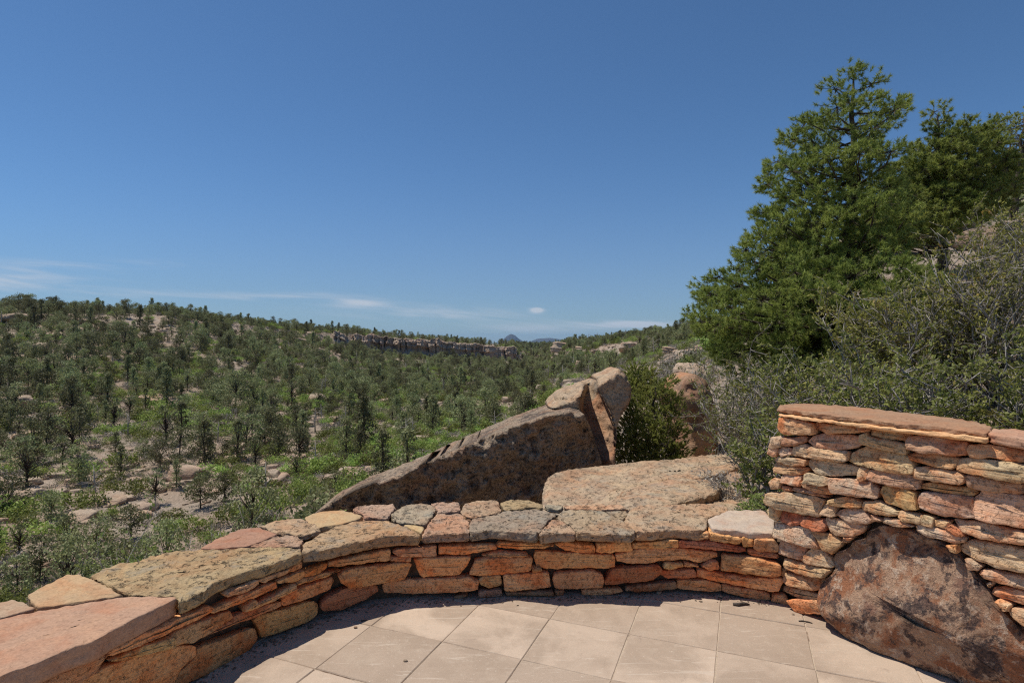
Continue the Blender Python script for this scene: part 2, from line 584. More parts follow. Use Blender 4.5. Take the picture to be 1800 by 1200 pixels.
def paint(o, code, seed, warm=False, tame=0.0):
    r = random.Random(seed * 13 + 5)
    c = PAL[code]
    if warm: c = (min(0.82, c[0] * 1.10), c[1] * 0.98, c[2] * 0.80)
    c = tuple(a * (1 - tame) + b * tame for a, b in zip(c, (0.63, 0.455, 0.295)))
    v = r.uniform(0.86, 1.14)
    o.color = (c[0] * v * r.uniform(0.97, 1.03), c[1] * v * r.uniform(0.95, 1.05), c[2] * v * r.uniform(0.92, 1.08), 1)
    if code in WORD: o['label'] = WORD[code]


low_wall = empty('low_stone_wall', (0, 3.6, 0))
tag(low_wall, 'low curved sandstone wall topped with broad flat slabs, edging the paved terrace', 'stone wall')
tall_wall = empty('tall_stone_wall', (TW0.x, TW0.y, 0))
tag(tall_wall, 'taller straight sandstone wall with a thin slab cap, rising from the end of the low wall', 'stone wall')
bpy.context.view_layer.update()


def part(name, me, mat, root):
    o = link(name, me, mat, root)
    o.matrix_parent_inverse = root.matrix_world.inverted()
    return o


# ---------------------------------------------------------------- coping of the low wall: (colour, thickness, clean?, outline of the top)
ZC = 0.41
C1 = lambda p: cropped(0, 960, 5, p)
C2 = lambda p: cropped(240, 900, 5, p)
C3 = lambda p: cropped(520, 860, 5, p)
C4 = lambda p: cropped(800, 860, 5, p)
C5 = lambda p: cropped(1080, 860, 5, p)
coping = [
    ('c', .085, 1, C1([(-480, 740), (0, 640), (300, 575), (900, 475), (1130, 445), (1560, 455), (1300, 590), (980, 740), (860, 820), (560, 920), (330, 1030), (0, 1140), (-330, 1290), (-560, 1370), (-700, 1000)])),
    ('t', .045, 1, C1([(250, 430), (400, 350), (590, 255), (690, 250), (780, 285), (900, 335), (1040, 410), (1080, 430), (880, 465), (340, 545), (300, 510)])),
    ('p', .045, 1, C1([(-300, 560), (0, 490), (100, 465), (200, 490), (300, 550), (0, 630), (-300, 690)])),
    ('t', .055, 0, [(158, 1013), (200, 992), (240, 986), (270, 976), (310, 967), (352, 966), (392, 965), (430, 963), (480, 962), (528, 964), (529, 973), (476, 992), (418, 1009), (380, 1024), (352, 1044), (316, 1060), (312, 1050), (228, 1045), (205, 1035), (195, 1030), (175, 1020)]),
    ('c', .03, 1, [(352, 964), (380, 948), (420, 930), (450, 926), (488, 939), (460, 951), (436, 960), (384, 965)]),
    ('p', .03, 0, [(455, 926), (490, 916), (526, 912), (536, 913), (560, 926), (562, 933), (536, 942), (516, 940), (491, 938)]),
    ('p', .03, 0, [(441, 960), (490, 942), (520, 942), (532, 950), (528, 961), (490, 961), (462, 960)]),
    ('t', .062, 0, [(531, 970), (534, 958), (560, 940), (594, 924), (640, 915), (680, 916), (720, 930), (738, 941), (680, 943), (630, 952), (596, 960), (560, 968)]),
    ('t', .04, 1, [(537, 909), (560, 900), (600, 896), (637, 906), (631, 912), (600, 921), (586, 923), (562, 927), (541, 918)]),
    ('p', .04, 0, [(620, 897), (636, 890), (690, 888), (695, 893), (684, 907), (680, 912), (640, 911), (639, 905)]),
    ('g', .05, 0, [(687, 906), (700, 895), (720, 886), (750, 886), (764, 891), (766, 897), (748, 923), (704, 919)]),
    ('t', .05, 1, [(709, 923), (745, 926), (744, 932), (740, 938)]),
    ('p', .04, 0, [(757, 886), (770, 884), (807, 884), (809, 899), (769, 902), (769, 896)]),
    ('p', .055, 0, [(742, 940), (752, 923), (769, 904), (808, 904), (823, 914), (824, 926), (824, 937), (780, 938)]),
    ('p', .04, 0, [(811, 898), (817, 886), (840, 880), (875, 880), (877, 886), (881, 897), (870, 903), (828, 910), (813, 904)]),
    ('t', .035, 0, [(880, 884), (900, 880), (930, 881), (953, 889), (953, 894), (930, 892), (912, 896), (887, 897)]),
    ('g', .055, 0, [(826, 937), (825, 920), (831, 912), (870, 906), (887, 899), (912, 898), (940, 895), (977, 903), (975, 907), (960, 918), (944, 939), (920, 937), (900, 935), (864, 932)]),
    ('p', .06, 0, [(947, 940), (968, 915), (985, 914), (1009, 930), (1010, 936), (980, 936)]),
    ('l', .05, 0, [(980, 907), (996, 897), (1060, 899), (1095, 916), (1116, 934), (1110, 940), (1040, 938), (1013, 936), (1001, 922), (982, 913)]),
    ('p', .06, 0, [(1098, 917), (1107, 897), (1126, 888), (1220, 886), (1273, 887), (1279, 896), (1264, 905), (1242, 911), (1243, 927), (1228, 933), (1192, 930), (1176, 930), (1148, 934), (1118, 934)]),
    ('w', .045, 1, [(1244, 913), (1281, 898), (1341, 897), (1350, 904), (1361, 913), (1359, 937), (1318, 936), (1304, 933), (1252, 931)]),
    ('t', .03, 0, [(991, 890), (1040, 886), (1096, 890), (1100, 895), (1060, 897), (998, 895)]),
    ('g', .03, 0, [(957, 889), (989, 890), (985, 896), (963, 894)]),
    ('p', .04, 0, [(1063, 899), (1100, 898), (1104, 902), (1096, 913)]),
]
for k, (code, th, clean, pts) in enumerate(coping):
    P3 = [at_z(x, y, ZC + (0.008 if k == 0 else 0)) for x, y in pts]
    me = stone_mesh('coping_stone', P3, Vector((0, 0, 1)), th, 0, 0.0, 2, 0.012, 0.013, 0.006 if clean else 0.010, 5, 100 + k, 0.07,
                    (0.9, 0.78, 0.64, 0.5, 0.36, 0.22, 0.1), edge=0.45, face_noise=0.004 if clean else 0.010, grow=0.003)
    o = part('coping_stone', me, M['coping_clean' if clean else 'coping'], low_wall)
    paint(o, code, k)
    o.color = [min(1, c * 0.76) for c in o.color[:3]] + [1]
    if 'label' in o: del o['label']
    if k == 0: o['label'] = 'long smooth salmon-pink coping slab'
    if k == 3: o['label'] = 'long buff coping slab blotched with lichen'
    if k == 20: o['label'] = 'pale cream coping slab against the tall wall'

# ---------------------------------------------------------------- face stones of the low wall
low_stones = [
    ('o', [(186, 1151), (204, 1134), (236, 1120), (300, 1092), (368, 1064), (373, 1070), (368, 1078), (310, 1104), (240, 1134), (200, 1150)]),
    ('p', [(304, 1116), (320, 1106), (404, 1074), (410, 1086), (364, 1114), (340, 1126), (310, 1134), (305, 1130)]),
    ('t', [(190, 1160), (250, 1136), (303, 1120), (304, 1136), (270, 1146), (210, 1160)]),
    ('o', [(140, 1204), (180, 1180), (200, 1168), (320, 1134), (342, 1137), (343, 1152), (312, 1178), (300, 1215), (200, 1235), (140, 1240)]),
    ('b', [(70, 1202), (172, 1155), (190, 1150), (166, 1182), (135, 1205), (60, 1232)]),
    ('o', [(60, 1240), (135, 1215), (190, 1240), (180, 1275), (80, 1300)]),
    ('b', [(200, 1245), (300, 1220), (330, 1210), (300, 1250), (230, 1290), (200, 1280)]),
    ('b', [(350, 1140), (448, 1104), (454, 1122), (436, 1150), (345, 1194), (308, 1208), (318, 1180), (346, 1156)]),
    ('o', [(452, 1092), (460, 1084), (550, 1057), (559, 1064), (557, 1078), (540, 1092), (466, 1122), (460, 1110)]),
    ('o', [(374, 1074), (400, 1058), (480, 1022), (483, 1032), (460, 1044), (400, 1070), (380, 1078)]),
    ('t', [(400, 1044), (406, 1038), (452, 1018), (453, 1026), (432, 1040), (402, 1048)]),
    ('t', [(456, 1018), (506, 1000), (504, 1008), (470, 1022), (458, 1022)]),
    ('o', [(488, 1020), (534, 1002), (536, 1014), (516, 1022), (490, 1024)]),
    ('b', [(506, 1000), (530, 988), (530, 998), (508, 1006)]),
    ('b', [(412, 1086), (460, 1066), (492, 1057), (494, 1066), (460, 1080), (412, 1098), (352, 1124), (344, 1128), (350, 1122), (380, 1110)]),
    ('o', [(432, 1074), (434, 1066), (450, 1052), (456, 1058), (518, 1026), (518, 1036), (460, 1062)]),
    ('o', [(497, 1047), (520, 1036), (586, 1016), (588, 1022), (580, 1038), (520, 1058), (497, 1063)]),
    ('o', [(521, 1028), (532, 1018), (570, 1007), (600, 1001), (576, 1013), (540, 1023)]),
    ('o', [(537, 1005), (550, 1000), (574, 990), (574, 998), (560, 1008), (538, 1014)]),
    ('o', [(577, 992), (580, 986), (682, 964), (684, 968), (683, 984), (580, 995)]),
    ('b', [(692, 968), (700, 964), (764, 959), (766, 961), (765, 977), (702, 977)]),
    ('b', [(686, 979), (721, 980), (720, 987), (687, 987)]),
    ('o', [(594, 1009), (606, 999), (716, 989), (723, 993), (711, 1017), (680, 1021), (616, 1029), (601, 1020)]),
    ('o', [(727, 981), (826, 977), (820, 992), (807, 1008), (740, 1015)]),
    ('r', [(564, 1066), (566, 1056), (600, 1037), (650, 1029), (663, 1033), (664, 1040), (650, 1050), (600, 1068), (569, 1072)]),
    ('b', [(672, 1034), (677, 1027), (720, 1021), (820, 1012), (839, 1018), (838, 1033), (780, 1041), (720, 1045), (677, 1045)]),
    ('o', [(772, 960), (775, 957), (869, 957), (872, 965), (816, 973), (773, 973)]),
    ('o', [(874, 958), (880, 953), (940, 953), (974, 956), (960, 961), (920, 964), (877, 963)]),
    ('o', [(978, 957), (992, 954), (1043, 957), (1046, 969), (1040, 972), (996, 969), (985, 964)]),
    ('o', [(1049, 969), (1051, 954), (1107, 953), (1110, 967), (1060, 971)]),
    ('o', [(826, 1008), (837, 984), (860, 981), (930, 980), (935, 984), (932, 1004), (880, 1008), (831, 1010)]),
    ('b', [(846, 979), (868, 971), (924, 973), (927, 977), (896, 979)]),
    ('o', [(940, 981), (945, 971), (1077, 975), (1080, 979), (1079, 997), (960, 1001), (945, 996)]),
    ('t', [(843, 1018), (851, 1013), (879, 1012), (881, 1027), (860, 1033), (847, 1027)]),
    ('b', [(886, 1014), (891, 1009), (963, 1006), (967, 1031), (940, 1034), (889, 1038)]),
    ('b', [(973, 1018), (977, 1009), (1040, 1003), (1057, 1009), (1060, 1018), (1057, 1029), (1040, 1032), (980, 1036), (975, 1030)]),
    ('t', [(936, 998), (950, 998), (952, 1003), (938, 1005)]),
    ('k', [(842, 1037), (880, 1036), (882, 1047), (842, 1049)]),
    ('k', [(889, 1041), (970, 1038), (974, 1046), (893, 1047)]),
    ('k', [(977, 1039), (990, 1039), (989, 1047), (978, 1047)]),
    ('b', [(1025, 1037), (1088, 1034), (1093, 1038), (1060, 1044), (1025, 1046)]),
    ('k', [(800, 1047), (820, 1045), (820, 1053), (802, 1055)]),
    ('r', [(1064, 1021), (1071, 1006), (1080, 998), (1155, 993), (1162, 1000), (1159, 1009), (1146, 1019), (1080, 1025), (1065, 1025)]),
    ('o', [(1083, 975), (1116, 967), (1160, 965), (1192, 965), (1261, 973), (1261, 980), (1250, 983), (1228, 991), (1208, 984), (1168, 985), (1132, 992), (1087, 987)]),
    ('o', [(1114, 965), (1115, 955), (1188, 947), (1190, 961), (1140, 964)]),
    ('r', [(1193, 960), (1195, 950), (1250, 953), (1311, 965), (1311, 971), (1300, 972), (1220, 963)]),
    ('o', [(1248, 943), (1250, 936), (1300, 946), (1301, 952), (1298, 956), (1250, 949)]),
    ('o', [(1304, 950), (1308, 946), (1323, 949), (1322, 959), (1308, 960)]),
    ('g', [(1326, 963), (1329, 948), (1360, 950), (1367, 960), (1367, 971), (1338, 968)]),
    ('b', [(1315, 972), (1317, 967), (1367, 975), (1368, 981), (1360, 983), (1320, 976)]),
    ('t', [(1219, 945), (1221, 938), (1245, 936), (1243, 945), (1224, 948)]),
    ('p', [(1192, 946), (1195, 942), (1207, 943), (1209, 947)]),
    ('b', [(1269, 1001), (1270, 975), (1330, 981), (1369, 989), (1369, 1007), (1356, 1009), (1272, 1002)]),
    ('o', [(1226, 1013), (1227, 1001), (1246, 1003), (1280, 1010), (1320, 1016), (1373, 1015), (1375, 1019), (1367, 1037), (1356, 1038), (1300, 1027), (1272, 1023)]),
    ('t', [(1168, 998), (1171, 989), (1197, 989), (1199, 994), (1180, 999)]),
    ('b', [(1204, 996), (1205, 989), (1227, 994), (1227, 998)]),
    ('b', [(1232, 994), (1250, 986), (1260, 987), (1262, 997), (1250, 999)]),
    ('r', [(1163, 1011), (1167, 1004), (1219, 1001), (1223, 1013), (1200, 1016), (1177, 1017)]),
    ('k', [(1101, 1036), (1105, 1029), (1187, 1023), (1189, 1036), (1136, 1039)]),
    ('b', [(1191, 1036), (1193, 1021), (1236, 1021), (1267, 1029), (1267, 1040)]),
    ('b', [(1271, 1041), (1271, 1029), (1338, 1040), (1353, 1047), (1353, 1055), (1332, 1054)]),
    ('l', [(1357, 1056), (1359, 1047), (1380, 1047), (1386, 1057), (1386, 1062)]),
]
for k, (code, pts) in enumerate(low_stones):
    SP = [surf_low(x, y) for x, y in pts]
    N = sum((s[1] for s in SP), Vector()).normalized()
    P3 = [s[0] for s in SP]
    rr = random.Random(k)
    me = stone_mesh('wall_stone', P3, N, 0.14, rr.uniform(-0.012, 0.014), 0.002, rr.choice((1, 2, 2, 3)), 0.15, 0.011, 0.006, 1, 300 + k, 0.09, edge=rr.uniform(0.3, 0.6), face_noise=0.008, grow=0.007, fscale=18)
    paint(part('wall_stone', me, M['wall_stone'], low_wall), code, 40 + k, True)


def offset_line(L, d):
    out = []
    for i, p in enumerate(L):
        t = (L[min(i + 1, len(L) - 1)] - L[max(i - 1, 0)]).normalized()
        out.append(p + Vector((-t.y, t.x, 0)) * d)
    return out


def wall_core(name, line_in, line_out, z0, z1):
    V, Fc = [], []
    n = len(line_in)
    for a, b in zip(line_in, line_out):
        V += [(a.x, a.y, z0), (a.x, a.y, z1), (b.x, b.y, z1), (b.x, b.y, z0)]
    for i in range(n - 1):
        for k in range(4):
            k2 = (k + 1) % 4
            Fc.append((i * 4 + k, i * 4 + k2, (i + 1) * 4 + k2, (i + 1) * 4 + k))
    Fc += [(3, 2, 1, 0), ((n - 1) * 4, (n - 1) * 4 + 1, (n - 1) * 4 + 2, (n - 1) * 4 + 3)]
    return py_mesh(name, V, Fc, False)


# the core, left open at the foot for the little drain hole
da, db = (surf_low(px, 1041)[0] for px in (992, 1022))
da.z = db.z = 0
LA = [p for p in LOWS if p.x < da.x - 0.02] + [da]
LB = [db] + [p for p in LOWS if p.x > db.x + 0.02]
for L_, z0_ in ((LA, -0.25), ([da, db], 0.07), (LB, -0.25)):
    part('mortar_core', wall_core('mortar_core', offset_line(L_, 0.065), offset_line(L_, 0.50), z0_, ZC - 0.055), M['mortar'], low_wall)

# ---------------------------------------------------------------- tall wall
D6 = lambda p: cropped(1340, 690, 7.5, p)
D7 = lambda p: cropped(1560, 690, 7.5, p)
D8 = lambda p: cropped(1340, 840, 7.5, p)
D9 = lambda p: cropped(1560, 840, 7.5, p)
D10 = lambda p: cropped(1340, 960, 6, p)
D11 = lambda p: cropped(1500, 1000, 6, p)
tall_stones = [
    ('o', D6([(195, 420), (205, 335), (300, 330), (520, 375), (665, 405), (665, 540), (640, 555), (290, 545), (215, 500)])),
    ('o', D6([(690, 460), (700, 400), (1230, 455), (1240, 480), (1200, 535), (860, 535), (720, 490)])),
    ('t', D6([(1258, 510), (1263, 460), (1395, 475), (1385, 512)])),
    ('o', D6([(1425, 570), (1432, 485), (1680, 495), (1935, 540), (1905, 645), (1650, 605)])),
    ('r', D6([(255, 675), (262, 605), (555, 580), (565, 650), (400, 695), (255, 700)])),
    ('g', D6([(110, 710), (110, 590), (250, 580), (258, 600), (230, 710), (150, 725)])),
    ('b', D6([(600, 640), (650, 575), (800, 540), (1230, 580), (1255, 680), (1200, 730), (950, 750), (700, 715)])),
    ('p', D6([(1295, 640), (1303, 560), (1400, 525), (1420, 585), (1660, 625), (1885, 675), (1890, 805), (1800, 795), (1500, 715), (1315, 680)])),
    ('p', D6([(80, 800), (90, 735), (190, 735), (193, 820), (140, 835)])),
    ('p', D6([(203, 770), (232, 722), (320, 733), (380, 760), (375, 815), (250, 835)])),
    ('t', D6([(395, 780), (400, 700), (560, 685), (600, 715), (1095, 775), (1100, 895), (1000, 912), (700, 865), (400, 825)])),
    ('t', D6([(1118, 850), (1145, 805), (1350, 710), (1700, 780), (1900, 835), (1990, 960), (1985, 1070), (1790, 1055), (1400, 985), (1115, 915)])),
    ('t', D6([(150, 880), (205, 845), (450, 865), (575, 893), (565, 965), (400, 955), (200, 925)])),
    ('o', D6([(130, 1000), (150, 925), (300, 935), (500, 985), (580, 995), (588, 1075), (400, 1075), (150, 1055)])),
    ('l', D6([(600, 960), (605, 885), (700, 885), (1080, 945), (1245, 993), (1245, 1095), (900, 1090), (700, 1065)])),
    ('t', D6([(1258, 1140), (1263, 995), (1368, 1005), (1376, 1138), (1300, 1160)])),
    ('c', [(1526, 842), (1528, 826), (1565, 830), (1600, 836), (1612, 843), (1611, 859), (1605, 860), (1560, 851), (1541, 848)]),
    ('p', [(1605, 841), (1606, 822), (1613, 820), (1653, 824), (1683, 830), (1692, 837), (1693, 845), (1689, 850), (1667, 848), (1618, 841)]),
    ('c', D7([(283, 670), (303, 575), (600, 585), (1028, 655), (1035, 770), (1000, 825), (800, 825), (500, 780), (312, 735)])),
    ('o', D7([(1055, 755), (1085, 690), (1330, 695), (1600, 740), (1960, 790), (1960, 935), (1600, 895), (1380, 835), (1250, 855), (1105, 845)])),
    ('b', D7([(255, 812), (400, 785), (700, 805), (915, 863), (905, 955), (850, 1005), (700, 985), (450, 915), (305, 875)])),
    ('l', D7([(935, 940), (955, 875), (1100, 870), (1400, 895), (1960, 965), (1960, 1165), (1750, 1185), (1300, 1085), (1000, 1040), (935, 1018)])),
    ('c', D9([(1022, 20), (1020, -40), (1180, -15), (1380, 45), (1700, 70), (1745, 190), (1735, 215), (1300, 178), (1062, 118)])),
    ('t', D8([(95, 60), (150, 5), (238, 22), (238, 128), (150, 128)])),
    ('l', D8([(255, 60), (265, -40), (498, -35), (498, 105)])),
    ('g', D8([(592, 58), (603, -65), (850, -8), (880, 85), (800, 90)])),
    ('p', D8([(522, 60), (560, 35), (606, 72), (700, 93), (890, 112), (933, 205), (895, 215), (700, 175), (562, 128)])),
    ('l', D8([(905, 50), (890, -5), (1000, 3), (1250, 35), (1388, 55), (1495, 150), (1503, 265), (1300, 246), (955, 187)])),
    ('p', D8([(243, 150), (262, 105), (370, 125), (375, 180)])),
    ('t', D8([(385, 160), (420, 128), (640, 173), (818, 252), (825, 272), (700, 238), (480, 190)])),
    ('t', D8([(85, 300), (103, 195), (250, 190), (400, 205), (600, 235), (785, 293), (755, 420), (735, 515), (550, 475), (250, 395), (112, 345)])),
    ('l', D8([(73, 430), (110, 375), (226, 413), (216, 555), (112, 508)])),
    ('R', D8([(237, 558), (252, 435), (515, 492), (515, 600), (400, 612)])),
    ('r', D8([(525, 610), (527, 497), (835, 563), (826, 695), (700, 685)])),
    ('p', D8([(773, 468), (803, 345), (945, 383), (955, 497), (900, 505), (783, 488)])),
    ('o', D8([(863, 348), (883, 293), (1080, 253), (1278, 313), (1277, 386), (1100, 376), (932, 357)])),
    ('p', D8([(965, 470), (1003, 433), (1130, 403), (1318, 423), (1415, 558), (1378, 595), (1200, 595), (1082, 556)])),
    ('t', D8([(1314, 388), (1324, 315), (1500, 313), (1750, 423), (1800, 430), (1800, 488), (1650, 498), (1500, 466), (1324, 427)])),
    ('p', D8([(1433, 567), (1443, 485), (1576, 550), (1558, 572)])),
    ('l', D9([(-48, 588), (-30, 523), (170, 563), (355, 630), (300, 647), (100, 627)])),
    ('y', D8([(1535, 200), (1563, 114), (1780, 133), (1995, 193), (2028, 330), (2033, 410), (1900, 396), (1650, 327)])),
    ('p', D8([(824, 570), (834, 515), (900, 535), (1250, 604), (1325, 642), (1305, 717), (1178, 765), (980, 755), (903, 717)])),
    ('g', D8([(153, 640), (172, 604), (500, 643), (606, 683), (715, 880), (725, 925), (560, 895), (370, 825), (158, 776)])),
    ('y', D8([(655, 712), (700, 704), (928, 763), (1024, 850), (1005, 897), (918, 983), (800, 945), (743, 847)])),
    ('o', D8([(1043, 848), (1062, 793), (1118, 802), (1098, 848)])),
    ('p', D8([(1073, 782), (1188, 782), (1130, 812)])),
    ('p', D8([(213, 940), (218, 833), (360, 854), (556, 903), (527, 1085), (400, 1046), (223, 998)])),
    ('t', D8([(558, 1088), (563, 1012), (640, 934), (768, 963), (848, 1043), (930, 1168), (880, 1185), (622, 1127)])),
    ('t', D10([(218, 200), (227, 133), (440, 193), (600, 228), (695, 252), (647, 327), (500, 307), (263, 240)])),
    ('o', D10([(243, 360), (243, 273), (360, 313), (640, 343), (600, 445), (540, 467), (300, 408)])),
    ('p', D10([(193, 478), (203, 424), (440, 474), (612, 533), (612, 567), (440, 557), (290, 518)])),
    ('o', D10([(290, 560), (330, 552), (560, 573), (690, 655), (700, 700), (500, 706), (380, 678)])),
    ('t', D10([(182, 298), (192, 233), (222, 252), (222, 316)])),
    ('o', D9([(418, 140), (433, 70), (560, 74), (800, 114), (1055, 143), (1133, 200), (1078, 246), (900, 217), (600, 177)])),
    ('w', D9([(388, 300), (403, 233), (460, 193), (560, 203), (900, 233), (1085, 274), (1146, 440), (1163, 525), (1000, 526), (700, 486), (412, 398)])),
    ('b', D9([(1115, 300), (1133, 263), (1220, 194), (1500, 214), (1990, 275), (1990, 680), (1700, 626), (1195, 526), (1164, 418)])),
    ('p', D9([(168, 508), (178, 433), (445, 490), (420, 596), (250, 567)])),
    ('l', D9([(433, 588), (468, 494), (592, 535), (588, 636), (500, 617)])),
    ('o', D9([(603, 637), (622, 555), (826, 573), (768, 656)])),
    ('l', D9([(364, 612), (420, 608), (800, 704), (990, 790), (984, 846), (880, 856), (560, 776), (402, 698)])),
    ('t', D9([(855, 553), (1150, 594), (1250, 604), (1700, 694), (1980, 757), (1980, 893), (1300, 796), (1000, 717), (902, 648)])),
    ('r', D9([(773, 670), (848, 624), (975, 722), (995, 768), (900, 748)])),
    ('t', D9([(935, 918), (983, 874), (1100, 834), (1500, 894), (1990, 988), (1990, 1265), (1500, 1186), (1150, 1086), (983, 988)])),
    ('p', D9([(803, 890), (908, 883), (926, 968), (860, 948)])),
    ('l', D9([(1040, 1073), (1100, 1084), (1226, 1162), (1196, 1196), (1100, 1188)])),
    ('t', D11([(1338, 50), (1363, 13), (1500, 33), (1990, 140), (1990, 265), (1700, 187), (1402, 108)])),
    ('o', D11([(1463, 258), (1483, 204), (1580, 204), (1990, 290), (1990, 428), (1700, 337), (1502, 288)])),
    ('l', D11([(1523, 340), (1562, 323), (1647, 372), (1637, 427), (1600, 418)])),
    ('t', D11([(1665, 450), (1702, 414), (1990, 460), (1990, 665), (1780, 567), (1684, 488)])),
    ('p', D11([(1412, 160), (1458, 143), (1438, 188)])),
    ('t', D11([(1850, 640), (1990, 680), (1990, 800), (1900, 740)])),
]
for k, (code, pts) in enumerate(tall_stones):
    P3 = [surf_tall(x, y)[0] for x, y in pts]
    rr = random.Random(900 + k)
    me = stone_mesh('wall_stone', P3, TWN, 0.16, rr.uniform(-0.014, 0.018), 0.004, rr.choice((2, 2, 3)), 0.24, 0.011, 0.0055, 1, 600 + k, 0.08, tilt=0.27, edge=rr.uniform(0.3, 0.65), face_noise=0.010, grow=0.006, fscale=18)
    paint(part('wall_stone', me, M['wall_stone'], tall_wall), code, 140 + k, False, 0.3)
# the wall carries on past the right edge of the photograph
rr = random.Random(4242)
s_edge = (surf_tall(1838, 900)[0] - TW0).dot(TWD)
z_ = 0.0
k = 0
while z_ < 1.08:
    h_ = min(rr.uniform(0.11, 0.17), 1.125 - z_)
    s_ = s_edge + rr.uniform(-0.02, 0.10)
    while s_ < 2.55:
        l_ = rr.uniform(0.32, 0.6)
        a_, b_ = rr.uniform(0, .02), rr.uniform(0, .02)
        pts = [(s_ + .006, z_ + .004 + a_), (s_ + l_ * .5, z_ + .004), (s_ + l_ - .006, z_ + .004 + b_), (s_ + l_ - .004, z_ + h_ * .6), (s_ + l_ - .02, z_ + h_ - .004), (s_ + l_ * .4, z_ + h_ - .006), (s_ + .015, z_ + h_ - .006 - b_), (s_ + .003, z_ + h_ * .5)]
        P3 = [TW0 + TWD * p[0] + Vector((0, 0, p[1])) for p in pts]
        me = stone_mesh('wall_stone', P3, TWN, 0.16, rr.uniform(-0.014, 0.018), 0.004, 2, 0.24, 0.014, 0.0055, 1, 3000 + k, 0.1, tilt=0.27, edge=0.5, face_noise=0.010)
        paint(part('wall_stone', me, M['wall_stone'], tall_wall), rr.choice('otplob'), 3000 + k)
        s_ += l_
        k += 1
    z_ += h_
TWEND = TW0 + TWD * 2.6
part('mortar_core', wall_core('mortar_core', [TW0 + TWD * 0.02 - TWN * 0.09, TWEND - TWN * 0.09], [TW0 + TWD * 0.02 - TWN * 0.46, TWEND - TWN * 0.46], -0.25, 1.13), M['mortar'], tall_wall)
ZT = 1.185
caps = [
    ('c', .022, [(1366, 718), (1373, 712), (1404, 709), (1440, 710), (1500, 714), (1560, 721), (1620, 729), (1680, 735), (1729, 746), (1744, 752), (1736, 762), (1700, 758), (1650, 752), (1600, 747), (1500, 736), (1430, 727)]),
    ('c', .045, [(1738, 762), (1746, 753), (1800, 755), (1880, 770), (1990, 800), (1990, 835), (1900, 800), (1800, 772)]),
    ]
for k, (code, th, pts) in enumerate(caps):
    P3 = [at_z(x, y, ZT) for x, y in pts]
    me = stone_mesh('coping_stone', P3, Vector((0, 0, 1)), th, 0, 0, 2, 0.01, 0.014, 0.008, 5, 800 + k, 0.07, (0.9, 0.78, 0.64, 0.5, 0.36, 0.22, 0.1), edge=0.4, face_noise=0.006)
    o = part('coping_stone', me, M['coping_clean'], tall_wall)
    paint(o, code, 240 + k)
    o.color = [c * 0.74 for c in o.color[:3]] + [1]
e0, e1 = TW0 + TWD * 1.42, TW0 + TWD * 2.66
P3 = [Vector((p.x, p.y, ZT)) for p in (e0 + TWN * .03, e0.lerp(e1, .5) + TWN * .05, e1 + TWN * .04, e1 - TWN * .45, e0.lerp(e1, .4) - TWN * .47, e0 - TWN * .44)]
paint(part('coping_stone', stone_mesh('coping_stone', P3, Vector((0, 0, 1)), .05, 0, 0, 2, 0.01, 0.02, 0.008, 5, 830, 0.07, (0.9, 0.78, 0.64, 0.5, 0.36, 0.22, 0.1), edge=0.4, face_noise=0.006), M['coping_clean'], tall_wall), 'p', 270)
# second, lower layer of the long cap slab
pts = [(1368, 727), (1500, 745), (1600, 757), (1700, 769), (1737, 775), (1744, 762), (1680, 746), (1560, 730), (1440, 718), (1375, 720)]
me = stone_mesh('coping_stone', [at_z(x, y, ZT - 0.0255) for x, y in pts], Vector((0, 0, 1)), 0.016, 0, 0, 1, 0.01, 0.02, 0.008, 3, 820, 0.12, (0.8, 0.5, 0.2), edge=0.6, face_noise=0.004)
paint(part('coping_stone', me, M['coping_clean'], tall_wall), 'o', 260)

# ---------------------------------------------------------------- boulder at the foot of the tall wall
bp = [(1555, 918), (1540, 920), (1527, 925), (1517, 939), (1497, 947), (1476, 963), (1463, 975), (1462, 984), (1467, 995), (1453, 1008), (1442, 1030), (1441, 1045), (1445, 1060), (1467, 1087),
      (1507, 1113), (1550, 1134), (1600, 1156), (1667, 1181), (1717, 1201), (1790, 1232), (1850, 1262), (1850, 1160), (1800, 1108), (1775, 1080), (1747, 1048), (1725, 1018), (1710, 1000), (1701, 988), (1680, 971), (1661, 953), (1627, 937), (1593, 925)]
P3 = [surf_tall(x, y)[0] + TWN * 0.05 - Vector((0, 0, 0.02)) for x, y in bp]
me = stone_mesh('boulder', P3, TWN, 0.30, 0.0, 0.055, 4, 0.22, 0.022, 0.012, 3, 77, 0.2, (0.94, 0.86, 0.77, 0.68, 0.58, 0.48, 0.38, 0.28, 0.18, 0.08), edge=2.0, face_noise=0.04, fscale=6.0, tilt=0.18, fclamp=0.10)
bo = link('boulder', me, M['boulder'])
tag(bo, 'big mottled boulder, rusty, pink and black, set into the foot of the tall stone wall', 'boulder')

# ---------------------------------------------------------------- patio: square flags laid in a turned grid, cut to the foot of the walls
E1 = Vector((0.927, -0.375))
E2 = Vector((0.375, 0.927))
O2 = Vector((0.22, 3.285))
PITCH, GAP = 0.454, 0.0028
foot = [Vector((p.x, p.y)) for p in offset_line(LOWS, 0.10) if p.x < 1.75]
foot += [Vector((TW0.x, TW0.y)) + Vector((0.08, 0.05)), Vector((TWEND.x, TWEND.y)) + Vector((0.1, 0.06)), Vector((3.6, -0.1)), Vector((3.2, -2.5)), Vector((-2.6, -2.5))]


def convex_hull(pts):
    pts = sorted(((p.x, p.y) for p in pts))
    def half(ps):
        h = []
        for p in ps:
            while len(h) > 1 and (h[-1][0] - h[-2][0]) * (p[1] - h[-2][1]) - (h[-1][1] - h[-2][1]) * (p[0] - h[-2][0]) <= 0:
                h.pop()
            h.append(p)
        return h
    a = half(pts)
    b = half(pts[::-1])
    return [Vector(p) for p in a[:-1] + b[:-1]]


